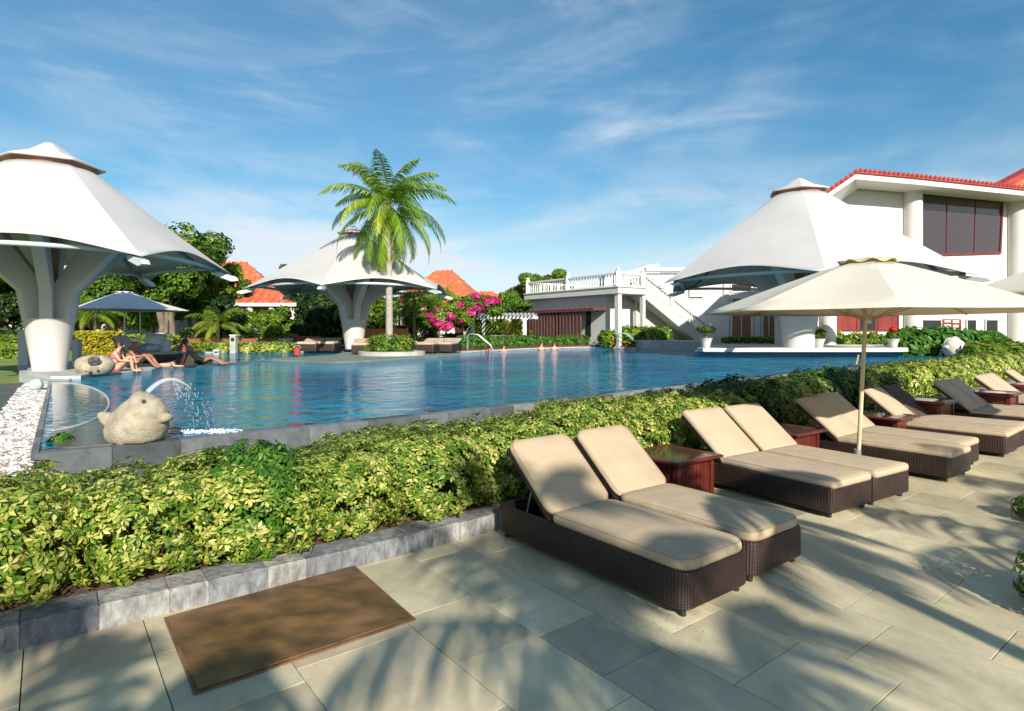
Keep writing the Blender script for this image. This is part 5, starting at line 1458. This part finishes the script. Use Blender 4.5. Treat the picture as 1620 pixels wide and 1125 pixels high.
shrub_foliage('foliage','leaf_green',.26,.26,.34,80,.12,.03,5,7,r3,0).location=(0,0,.36)
shrub_foliage('flowers','leaf_red_flower',.13,.13,.22,22,.10,.05,5,8,r3,0).location=(0,0,.68)
# stone fish fountains
def stone_fish(loc,s,rz,label,m='fish_stone',jet=True):
    root=empty('fish_fountain',loc,R(rz),label,'fish fountain'); root.scale=(s,s,s)
    g_=random.Random(4); mb=MB(); n=28; rows=18; vs=[]
    for i in range(rows+1):
        t=i/rows; ph=PI*t; z=.5*t
        r=.30*math.sin(min(PI,PI*(.18+.80*t)))**.72
        r=[.25,.27,.283,.29,.295,.297,.297,.294,.289,.281,.271,.258,.243,.225,.204,.18,.15,.115,.07][i]
        lean=.0+.13*t**1.5
        for k in range(n):
            a=2*PI*k/n; x=r*math.cos(a)*1.05; y=r*math.sin(a)*.9
            j=1+.018*math.sin(6*a+i)+.012*math.cos(9*a-2*i)
            # snout dent: flat face towards +x, ridge on the back
            if t>.75 and math.cos(a)>.2: x*=.93
            vs.append((x*j+lean,y*j,z+(.03*math.cos(a)*-1 if t>.9 else 0)))
    fs=[(i*n+k,i*n+(k+1)%n,(i+1)*n+(k+1)%n,(i+1)*n+k) for i in range(rows) for k in range(n)]+[tuple(range(n-1,-1,-1)),tuple(range(rows*n,(rows+1)*n))]
    mb.add(vs,fs); mb.build('body',m,root,smooth=R(60))
    for sg,nm in ((-1,'tail'),(1,'fin')):
        f=MB()
        if sg<0: pr=[(-.20,.05),(-.30,.12),(-.38,.20),(-.42,.27),(-.395,.30),(-.33,.295),(-.25,.28),(-.2,.26)]
        else: pr=[(.27,.19),(.35,.20),(.395,.215),(.41,.24),(.40,.275),(.37,.295),(.32,.30),(.27,.30)]
        pr=pr[::-1]
        c=Vector((sum(x for x,z in pr)/len(pr),0,sum(z for x,z in pr)/len(pr))); vs=[]
        for y,k in ((-.075,.55),(-.055,.92),(0,1.0),(.055,.92),(.075,.55)): vs+=[(c.x+(x-c.x)*k,y,c.z+(z-c.z)*k) for x,z in pr]
        q=len(pr); fs=[tuple(range(q)),tuple(range(5*q-1,4*q-1,-1))]+[(r_*q+(i+1)%q,r_*q+i,(r_+1)*q+i,(r_+1)*q+(i+1)%q) for r_ in range(4) for i in range(q)]
        f.add(vs,fs); f.build(nm,m,root,smooth=R(60))
    for sy in (-1,):
        e=MB(); e.ball((.20,sy*.118,.425),(.022,.02,.03),10,8); e.build('eye','hollow_dark',root,smooth=True)
        if False: e.tube([(.20+.03*math.cos(a),sy*.118,.425+.036*math.sin(a)) for a in [k*2*PI/12 for k in range(13)]],.007,6)
    return root
fl=P(214,697,.6); fl.z=.60
stone_fish(fl,.98,-8,'squat pale sandstone fish fountain spouting water at the near pool corner')
f2=XY(1514,25.6,.62); stone_fish(f2,1.62,190,'pale stone fish fountain among lush plants at the far right pool end','fish_pale')
# the jets
def jet(p0,p1,top,w0,name,label,drops=90,seed=0,flat=True):
    rr=random.Random(seed); mb=MB(); dm=MB(); pts=[];rad=[]
    mid=(p0+p1)/2
    for i in range(17):
        t=i/16*.62; x=p0.lerp(p1,t); zq=(1-t)*p0.z+t*p1.z+4*t*(1-t)*top; pts.append((x.x,x.y,zq)); rad.append(w0*(1.0-.55*i/16)*(1 if i>0 else .9)*(1-.7*max(0,(i-11)/5)))
    mb.tube(pts,rad,10); 
    for i in range(drops):
        t=rr.uniform(.35,1.0)**.8; j=rr.gauss(0,.03); sp=rr.uniform(-.06,.06)*(t*2)
        x=p0.lerp(p1,min(1,t)*rr.uniform(.72,1.02)); tt=t; zq=(1-tt)*p0.z+tt*p1.z+4*tt*(1-tt)*top*rr.uniform(.75,1.02)
        l=rr.uniform(.006,.03)*(w0/.035)
        dm.ball((x.x+sp*.5,x.y+sp,max(p1.z+.01,zq)),(.0035*w0/.035,.0035*w0/.035,l),5,4)
    o=dm.build('water_drops','spray',smooth=True); tag(o,'loose falling drops of the '+label,kind='stuff')
    o=mb.build(name,'spray',smooth=True); tag(o,label,'water jet'); return o
d_=fl.y
j0=U(233,621,d_-.02); j1=U(342,660,d_+.55); j1.z=.61
jet(j0,j1,.32,.028,'water_jet','clear water jet arching from the near stone fish into the pool',150,3)
jet(Vector((f2.x-.25,f2.y,1.38)),Vector((f2.x-1.0,f2.y-.3,.62)),.25,.04,'water_jet','thin water jet falling from the far right stone fish',60,4)
sp=MB(); rr=random.Random(6)
for i in range(200):
    a=rr.uniform(0,2*PI); q=rr.random()**.7; x=j1.x-.08+q*.36*math.cos(a); y=j1.y+q*.16*math.sin(a); sp.ball((x,y,.604),(rr.uniform(.006,.022),rr.uniform(.004,.011),rr.uniform(.003,.012)),6,4)
o=sp.build('splash','foam',smooth=True); tag(o,'white splash where the jet of the near stone fish lands',kind='stuff')
# rounded stone sculpture with hollow by the left column
c_=P(134,591,.69); root=empty('stone_sculpture',(c_.x,c_.y+.35,.62),0,'squat rounded pale stone sculpture with a dark broken hollow beside the left column','sculpture')
mb=MB(); n=28; vs=[]; rows=14
for i in range(rows+1):
    ph=-PI/2*.62+(PI*.81)*i/rows
    for k in range(n):
        a=2*PI*k/n; r=.44*math.cos(ph)**.7 if math.cos(ph)>0 else .02; j=1+.03*math.sin(5*a+i)
        x=r*math.cos(a)*j; y=r*math.sin(a)*j*.9; z=.24+.27*math.sin(ph)
        # dent
        dd=(x-.17)**2/.028+(z-.36)**2/.018
        if y<0 and dd<1: y+=.20*(1-dd)**.5
        vs.append((x,y,z))
mb.add(vs,[(i*n+k,i*n+(k+1)%n,(i+1)*n+(k+1)%n,(i+1)*n+k) for i in range(rows) for k in range(n)]+[tuple(range(n-1,-1,-1)),tuple(range(rows*n,(rows+1)*n))])
mb.build('body','fish_stone',root,smooth=R(50))
h_=MB(); h_.ball((.17,-.27,.36),(.16,.08,.115),16,10,.12); h_.build('hollow','hollow_dark',root)
h_=MB(); 
for (x,z,r_) in ((-.1,.17,.03),(.05,.13,.04),(.12,.10,.05),(.28,.14,.03),(-.3,.33,.03)): h_.ball((x,-.365+abs(x)*.25,z),(r_,.03,r_*.8),8,6,.1)
h_.build('crack','hollow_dark',root)
# ball
c_=P(57,617,.55); root=empty('ball',(c_.x,c_.y,.53+.125),0,'teal and white beach ball at the far end of the pebbles','ball')
b=MB(); b.ball((0,0,0),.125,20,14); b.build('skin','teal_plastic',root,smooth=True)
v_=MB(); v_.lathe([(.0,.125),(.015,.126),(.0,.131)],8); v_.build('valve','white_paint',root)
# red bucket on the peninsula
c_=P(470,562,.64); root=empty('bucket',(c_.x,c_.y,.645),0,'red plastic bucket standing at the tip of the pool deck','bucket')
root.scale=(.75,.75,.7); b=MB(); b.lathe([(.15,0),(.21,.42),(.225,.43),(.225,.45),(.2,.45),(.19,.40),(.13,.03),(.01,.03)],18,caps=False); b.build('body','red_plastic',root,smooth=SM)
b=MB(); b.tube([(.22*math.cos(a),0,.43-.16*math.sin(a)*-1) for a in [PI*k/8 for k in range(9)]],.012,6); b.build('handle','white_paint',root)
# bollards / lamps posts
def bollard(px,py,h,w_,label):
    c_=P(px,py,.62); root=empty('path_light',(c_.x,c_.y,.5),0,label,'path light')
    b=MB(); b.bevbox((-w_,-w_,0),(w_,w_,h),.02); b.build('post','pale_stone',root); b=MB(); b.bevbox((-w_*1.15,-w_*1.15,h+.001),(w_*1.15,w_*1.15,h+.07),.02); b.build('lid','white_plaster',root)
    b=MB(); b.box((-w_*.6,-w_-.012,h*.72),(w_*.6,-w_-.001,h*.9)); b.build('lens','window_glass',root)
bollard(370,558,.95,.14,'square cream post light standing behind the upper pool edge')
bollard(344,561,.28,.12,'very low cream post light left of the taller one')
c_=XY(247,26,.5); root=empty('service_cabinet',(c_.x,c_.y,.5),R(8),'white cabinet beside the trunk of the old ficus tree','cabinet')
b=MB(); b.bevbox((-.36,-.2,0),(.36,.2,1.05),.02); b.build('body','white_plaster',root)
b=MB(); b.bevbox((-.20,-.23,.15),(.24,-.201,.9),.01); b.build('door','white_paint',root)
b=MB(); b.bevbox((-.42,-.26,1.052),(.42,.26,1.12),.02); b.build('lid','white_plaster',root)
b=MB(); b.bevbox((.40,-.25,0),(.62,-.05,.8),.02); b.build('side_post','white_plaster',root)
# pale posts behind the left column
for i,(px,d) in enumerate(((40,19),(122,19))):
    mb=MB(); c_=XY(px,d,.5); w_=.09 if i else .16; mb.bevbox((c_.x-w_,c_.y-.1,.5),(c_.x+w_,c_.y+.1,1.45 if i else 1.75),.02); o=mb.build('stone_post','grey_paint'); tag(o,['broad grey post close behind the left side of the left column','slim grey post close behind the right side of the left column'][i],'post')
mb=MB(); a_=U(1358,562,12.2); b_=U(1340,640,11.6); mb.tube([b_,a_],.016,8); o=mb.build('stake','pole_wood'); tag(o,'thin leaning stake in the hedge behind the parasol pole','stake')
# hand rails
def rail(px,d,label,n=2):
    c_=XY(px,d,.6); root=empty('pool_handrail',c_,0,label,'handrail')
    for i in range(n):
        mb=MB(); y=i*.5; mb.tube([(-.45,y,0),(-.45,y,.85),(-.3,y,.95),(.1,y,.9),(.75,y,.35),(.9,y,0)],.028,8); mb.build('tube','pole_metal',root,smooth=SM)
rail(753,31.0,'curved metal pool handrail before the round bushes near the far loungers')
rail(990,37.0,'metal pool handrail near the pale retaining wall')
# orange timber fence
root=empty('timber_fence',XY(612,33,.5),0,'orange brown timber fence behind the coconut palm','fence')
for i,(x0,x1) in enumerate(((-1.0,-.35),(-.33,.28),(.30,.94))):
    mb=MB(); 
    for k in range(6):
        w2=(x1-x0)/6; mb.bevbox((x0+k*w2+.004,.0,.05),(x0+(k+1)*w2-.004,.03,1.32),.004)
    mb.build('panel','fence_orange',root)
for x in (-1.04,-.34,.29,.98):
    mb=MB(); mb.bevbox((x-.04,-.03,0),(x+.04,.05,1.37),.006); mb.build('post','fence_orange',root)
root.scale=(1.15,1,1)
# white pergola
root=empty('pergola',XY(785,39.5,.5),R(-6),'white timber pergola with slatted top right of the bougainvillea','pergola')
for x,y in ((-1.55,0),(1.9,0),(-1.2,2.4),(1.6,2.4)):
    b=MB(); b.bevbox((x-.11,y-.11,0),(x+.11,y+.11,2.0),.01); b.bevbox((x-.2,y-.14,1.9),(x+.2,y+.14,2.0),.02); b.bevbox((x-.16,y-.16,-.02),(x+.16,y+.16,.14),.01); b.build('post','white_paint',root)
for y in (-.05,2.4):
    b=MB(); b.bevbox((-2.4,y-.05,2.003),(2.6,y+.05,2.2),.01); b.build('beam','white_paint',root)
for i in range(20):
    b=MB(); x=-2.3+i*.25; b.bevbox((x-.035,-.5,2.203),(x+.035,3.0,2.36),.005,mtx=Matrix.Rotation(0,4,'X')); b.build('slat','grey_paint',root)
b=MB(); b.bevbox((-1.3,1.0,.2),(1.5,1.06,.9),.01); b.build('railing','pole_metal',root)
# far loungers (simple dark wicker with pale cushions), end views
FG='sun loungers on the far deck'
far_l=[(492,29.5,90,'far lounger left of the middle column with a folded towel on its cushion'),(520,30,90,'far lounger directly left of the middle canopy column'),
 (575,27.5,100,'far lounger between the middle column and the palm planter'),(680,28.5,75,'far lounger just right of the palm planter'),(708,29,75,'rightmost far lounger beside the round bushes')]
flat_l=make_lounger('sun_lounger',cmat='cushion_pale',square=True,tilt=9,seed=77)
for px,d,a,lb in far_l:
    o=copy_tree(flat_l,label=lb,group=FG); p=XY(px,d,.645); o.location=p; o.rotation_euler=(0,0,R(a-180)); o.scale=(.75,1.35,1.5)
flat_l.location=(0,-500,0)
for k_ in ALLKIDS(flat_l):
    for k2_ in ALLKIDS(k_): bpy.data.objects.remove(k2_)
    bpy.data.objects.remove(k_)
bpy.data.objects.remove(flat_l)
o=copy_tree(protos['s'],label='dark lounger carrying a blue towel beside the left parasol poles',group='lounger by the bathers'); o.location=XY(228,20.5,.58); o.rotation_euler=(0,0,R(-8)); o.scale=(1.1,1,1.2)
b=MB(); b.ball((0,0,.12),(.42,.22,.16),14,8,.05); o=b.build('beach_bag','blue_towel',smooth=True); o.location=XY(237,20.3,1.02); tag(o,'dark blue and white towel bundle on the lounger beside the bathers','towel')
# left parasols
p1_=make_parasol(1.75,1.88,2.52,'canvas_grey','pole_metal',8,'grey blue parasol over the bathers left of the ficus tree','parasols at the left pool end',0)
p1_.location=XY(197,22.5,.62); p1_.rotation_euler=(0,0,R(22)); 
p2_=make_parasol(1.95,1.95,2.42,'canvas','pole_metal',8,'pale parasol mostly hidden behind the grey blue one','parasols at the left pool end',0)
p2_.location=XY(222,25.5,.62); p2_.rotation_euler=(0,0,R(10))
for pp_ in (p1_,p2_): pp_.scale=(1,1,1)

# ================================================================== PEOPLE
def skin_person(joints, edges, root_j, name, m, parent):
    me=bpy.data.meshes.new(name); keys=list(joints)
    me.from_pydata([joints[k][0] for k in keys],[(keys.index(a),keys.index(b)) for a,b in edges],[])
    o=bpy.data.objects.new(name,me); COL.objects.link(o); o.parent=parent; me.materials.append(M[m])
    md=o.modifiers.new('skin','SKIN'); md.use_smooth_shade=True
    for i,k in enumerate(keys):
        r=joints[k][1]; r=r if hasattr(r,'__len__') else (r,r)
        me.skin_vertices[0].data[i].radius=r; me.skin_vertices[0].data[i].use_root=(k==root_j)
    ss=o.modifiers.new('sub','SUBSURF'); ss.levels=2; ss.render_levels=2
    return o
def hand(J,E,wrist,d,n_,key,curl=.4):
    """palm and five fingers past a wrist; d = forward, n_ = palm normal"""
    d=Vector(d).normalized(); n_=Vector(n_).normalized(); s=d.cross(n_).normalized(); w=Vector(J[wrist][0])
    J[key+'p']=(tuple(w+d*.06),(.035,.018)); E.append((wrist,key+'p'))
    for i,(off,l) in enumerate(((-.028,.06),(-.010,.075),(.010,.07),(.027,.055))):
        a=w+d*.09+s*off; b=a+d*l*.55-n_*curl*.01; c=b+d*l*.4-n_*curl*.035
        J[f'{key}a{i}']=(tuple(a),.0095); J[f'{key}b{i}']=(tuple(b),.0085); J[f'{key}c{i}']=(tuple(c),.0075); E+=[(key+'p',f'{key}a{i}'),(f'{key}a{i}',f'{key}b{i}'),(f'{key}b{i}',f'{key}c{i}')]
    t=w+d*.035-s*.04; J[key+'t']=(tuple(t),.0105); J[key+'u']=(tuple(t+d*.04-s*.02-n_*.01),.009); E+=[(key+'p',key+'t'),(key+'t',key+'u')]
def head_features(root,c,fwd,hair='hair_dark',long_=.0,up=Vector((0,0,1)),skin='skin_light'):
    """hair cap, eyes, nose, mouth and ears on a head centred at c facing fwd"""
    c=Vector(c); f=Vector(fwd).normalized(); s=up.cross(f).normalized(); u=f.cross(s).normalized()
    Mx=Matrix((( f.x,s.x,u.x,c.x),(f.y,s.y,u.y,c.y),(f.z,s.z,u.z,c.z),(0,0,0,1)))
    hb=MB(); hb.ball((-.022,0,.03),(.100,.088,.105),16,10); 
    if long_: hb.tube([(-.07,0,.0),(-.095,0,-.09),(-.09,0,-.09-long_)],[.07,.06,.025],10)
    hb.v=[tuple(Mx@Vector(v)) for v in hb.v]; hb.build('hair',hair,root,smooth=True)
    fb=MB(); fb.ball((.095,0,-.012),(.016,.012,.024),8,6); 
    for sg in (-1,1): fb.ball((0,sg*.082,-.005),(.018,.008,.028),8,6)
    fb.v=[tuple(Mx@Vector(v)) for v in fb.v]; fb.build('nose_and_ears',skin,root,smooth=True)
    eb=MB()
    for sg in (-1,1): eb.ball((.082,sg*.032,.012),(.010,.014,.007),8,6)
    eb.v=[tuple(Mx@Vector(v)) for v in eb.v]; eb.build('eyes','hair_dark',root,smooth=True)
    mb_=MB(); mb_.ball((.085,0,-.05),(.008,.022,.006),8,6); mb_.v=[tuple(Mx@Vector(v)) for v in mb_.v]; mb_.build('lips','lip',root,smooth=True)
def person(loc,rz,label,skin,J,headc,fwd,long_=0,scale=1,extra=None,hair='hair_dark',hands=True):
    root=empty('person',loc,R(rz),label,'person'); root.scale=(scale,)*3
    E=[('pelvis','belly'),('belly','chest'),('chest','neck'),('neck','headb'),('headb','headm'),('headm','headt')]
    for sd in 'lr':
        if 'sh'+sd in J: E+=[('chest','sh'+sd),('sh'+sd,'el'+sd),('el'+sd,'wr'+sd)]
        if 'hip'+sd in J: E+=[('pelvis','hip'+sd),('hip'+sd,'kn'+sd),('kn'+sd,'an'+sd),('an'+sd,'to'+sd)]
    h=Vector(headc); J['headb']=(tuple(h-Vector((0,0,.06))),.062); J['headm']=(tuple(h),(.086,.078)); J['headt']=(tuple(h+Vector((-.01,0,.07))),.06)
    if hands:
        for sd in 'lr':
            if 'wr'+sd in J:
                e=Vector(J['el'+sd][0]); w_=Vector(J['wr'+sd][0]); d=(w_-e).normalized(); nn=Vector((0,0,1)) if abs(d.z)<.8 else Vector((1,0,0))
                hand(J,E,'wr'+sd,d,nn,'h'+sd)
    b=skin_person(J,E,'pelvis','body',skin,root)
    head_features(root,headc,fwd,hair,long_,skin=skin)
    return root
# seated woman in pink, knees drawn up, facing right
J={'pelvis':((0,0,.13),(.15,.12)),'belly':((-.03,0,.28),(.115,.09)),'chest':((.02,0,.46),(.135,.095)),'neck':((.06,0,.60),.045),
 'shl':((.03,.17,.53),.052),'ell':((.17,.20,.32),.038),'wrl':((.38,.12,.30),.026),'shr':((.03,-.17,.53),.052),'elr':((.17,-.21,.32),.038),'wrr':((.38,-.13,.30),.026),
 'hipl':((.06,.10,.12),.09),'knl':((.42,.10,.42),.062),'anl':((.46,.10,.06),.036),'tol':((.60,.10,.02),.03),'hipr':((.06,-.10,.12),.09),'knr':((.40,-.10,.44),.062),'anr':((.44,-.10,.06),.036),'tor':((.58,-.10,.02),.03)}
pw_=P(183,588,.62); w1=person((pw_.x,pw_.y,.605),15,'woman in a pink bikini sitting with knees drawn up at the pool rim','skin_light',J,(.10,0,.72),(1,0,.05),.0)
def band_mb(c,rx,ry,h,n=24):
    mb=MB(); mb.lathe([(1,-h/2),(1.03,0),(1,h/2)],n,caps=False); mb.v=[(x*rx+c[0],y*ry+c[1],z+c[2]) for x,y,z in mb.v]; return mb
o=band_mb((.0,0,.43),.125,.17,.10).build('bikini_top','pink_cloth',w1,smooth=True)
mb=MB(); mb.ball((.0,0,.11),(.155,.185,.105),18,10); mb.build('bikini_bottom','pink_cloth',w1,smooth=True)
# man behind her with pale cap
J={'pelvis':((0,0,.13),(.15,.13)),'belly':((-.02,0,.30),(.13,.11)),'chest':((.03,0,.50),(.16,.11)),'neck':((.08,0,.66),.055),
 'shl':((.04,.20,.58),.06),'ell':((.22,.22,.38),.045),'wrl':((.46,.12,.36),.03),'shr':((.04,-.20,.58),.06),'elr':((.22,-.23,.38),.045),'wrr':((.46,-.12,.36),.03),
 'hipl':((.06,.10,.12),.09),'knl':((.46,.12,.42),.065),'anl':((.72,.12,.08),.04),'tol':((.86,.12,.03),.03),'hipr':((.06,-.10,.12),.09),'knr':((.46,-.12,.42),.065),'anr':((.74,-.12,.08),.04),'tor':((.88,-.12,.03),.03)}
pm=P(188,584,.62); w2=person((pm.x,pm.y+.55,.605),5,'tanned man in a pale cap sitting just behind the woman in pink','skin_tan',J,(.13,0,.79),(1,-.1,0),0)
mb=MB(); mb.ball((.11,0,.84),(.11,.10,.075),16,8); mb.tube([(.18,0,.83),(.27,0,.81)],[.06,.045],8); mb.build('cap','cream_cloth',w2,smooth=True)
mb=MB(); mb.ball((.02,0,.11),(.17,.19,.11),18,10); mb.build('shorts','dark_cloth',w2,smooth=True)
# woman lying in the shallow water
J={'pelvis':((0,0,.02),(.14,.10)),'belly':((.16,0,.05),(.12,.09)),'chest':((.36,0,.11),(.14,.09)),'neck':((.48,0,.18),.045),
 'shl':((.40,.16,.14),.05),'ell':((.52,.26,.02),.038),'wrl':((.72,.22,.02),.026),'shr':((.38,-.17,.14),.05),'elr':((.48,-.28,.04),.038),'wrr':((.70,-.22,.04),.026),
 'hipl':((-.10,.09,.02),.085),'knl':((-.50,.10,.01),.055),'anl':((-.9,.10,-.02),.035),'tol':((-1.02,.10,-.03),.028),'hipr':((-.10,-.09,.02),.085),'knr':((-.50,-.10,.01),.055),'anr':((-.9,-.10,-.02),.035),'tor':((-1.02,-.10,-.03),.028)}
pl2=P(252,580,.62); person((pl2.x,pl2.y+.1,.60),10,'dark haired woman lying low in the shallow water at the weir','skin_light',J,(.56,0,.30),(.5,1,0),.22)
# man leaning back on his arms
J={'pelvis':((0,0,.12),(.15,.12)),'belly':((-.10,0,.28),(.125,.10)),'chest':((-.26,0,.46),(.155,.10)),'neck':((-.36,0,.60),.05),
 'shl':((-.28,.20,.52),.055),'ell':((-.46,.34,.36),.042),'wrl':((-.56,.38,.10),.028),'shr':((-.28,-.20,.52),.055),'elr':((-.05,-.42,.44),.042),'wrr':((.18,-.45,.46),.028),
 'hipl':((.08,.10,.10),.09),'knl':((.44,.13,.20),.062),'anl':((.78,.13,.02),.038),'tol':((.90,.13,.05),.03),'hipr':((.08,-.10,.10),.09),'knr':((.42,-.13,.24),.062),'anr':((.76,-.13,.02),.038),'tor':((.88,-.13,.05),.03)}
pm2=P(299,578,.62); w4=person((pm2.x,pm2.y+.6,.605),180,'man in dark shorts leaning back beside the woman in the shallow water','skin_tan',J,(-.40,0,.74),(.7,.5,0),0)
w4.rotation_euler=(0,0,R(10)); 
mb=MB(); mb.ball((.06,0,.10),(.19,.20,.11),18,10); mb.build('shorts','dark_cloth',w4,smooth=True)
# swimmers at the far rim: head, shoulders, arms on the rim
for i,(px,py,lb,fw,sk) in enumerate([(856,552,'left one of two swimmers resting at the far rim before the screen',(0,-1,0),'skin_light'),(876,551.5,'dark haired right one of two swimmers at the far rim',(.6,-1,0),'skin_light'),
        (775,555.5,'swimmer low in the water left near the metal handrail',(1,-.5,0),'skin_tan'),(797,554.5,'swimmer right of the metal handrail',(0,-1,0),'skin_light')]):
    J={'pelvis':((0,0,-.45),(.14,.11)),'belly':((0,0,-.28),(.12,.10)),'chest':((0,0,-.04),(.16,.11)),'neck':((0,0,.10),.048),
     'shl':((0,.19,.0),.055),'ell':((.06,.27,-.24),.042),'wrl':((.26,.22,-.36),.028),'shr':((0,-.19,.0),.055),'elr':((.06,-.27,-.24),.042),'wrr':((.26,-.22,-.36),.028)}
    p=P(px,py,.62); q=person((p.x,p.y-.45,.68 if i<2 else .60),90,lb,sk,J,(0,0,.25),fw,.0 if i!=1 else .1,1.05)

# ================================================================== TREES BEHIND THE CAMERA (they throw the dappled shade)
SG='palms behind the camera shading the patio'
for i,(gx,gy,h,Lf,nf,sd,lb) in enumerate([
   (4.7,4.3,3.2,2.1,14,81,'short palm beside the patio right of the camera'),
   (.4,3.4,5.0,1.9,12,82,'tall palm behind the camera nearest the patio middle'),
   (-1.7,2.3,3.9,1.3,9,83,'slim palm behind the camera shading the metal cover'),
   (1.2,2.6,5.4,1.7,10,84,'tall palm behind the camera shading the paving before the loungers'),
   (-.1,5.4,8.2,1.2,6,85,'tallest palm behind the camera, over the nearest loungers'),
   (2.0,5.7,4.2,1.3,11,86,'small palm whose shade falls on the second lounger pair'),
   (-3.1,3.1,4.0,1.2,7,87,'palm behind the camera shading the left kerb'),
   (5.9,6.2,5.6,1.7,10,88,'palm right of the camera shading the right side of the parasol'),
  ]):
    k_=h/math.tan(SUN_EL); x=gx+k_*math.sin(SUN_AZ); y=gy-k_*math.cos(SUN_AZ)
    make_palm('shade_palm',(x,y,0),h,Lf,nf,lb,sd,nl=17,ll=.55,trad=.09,elevs=(65,-25),nuts=False,w_=.06)
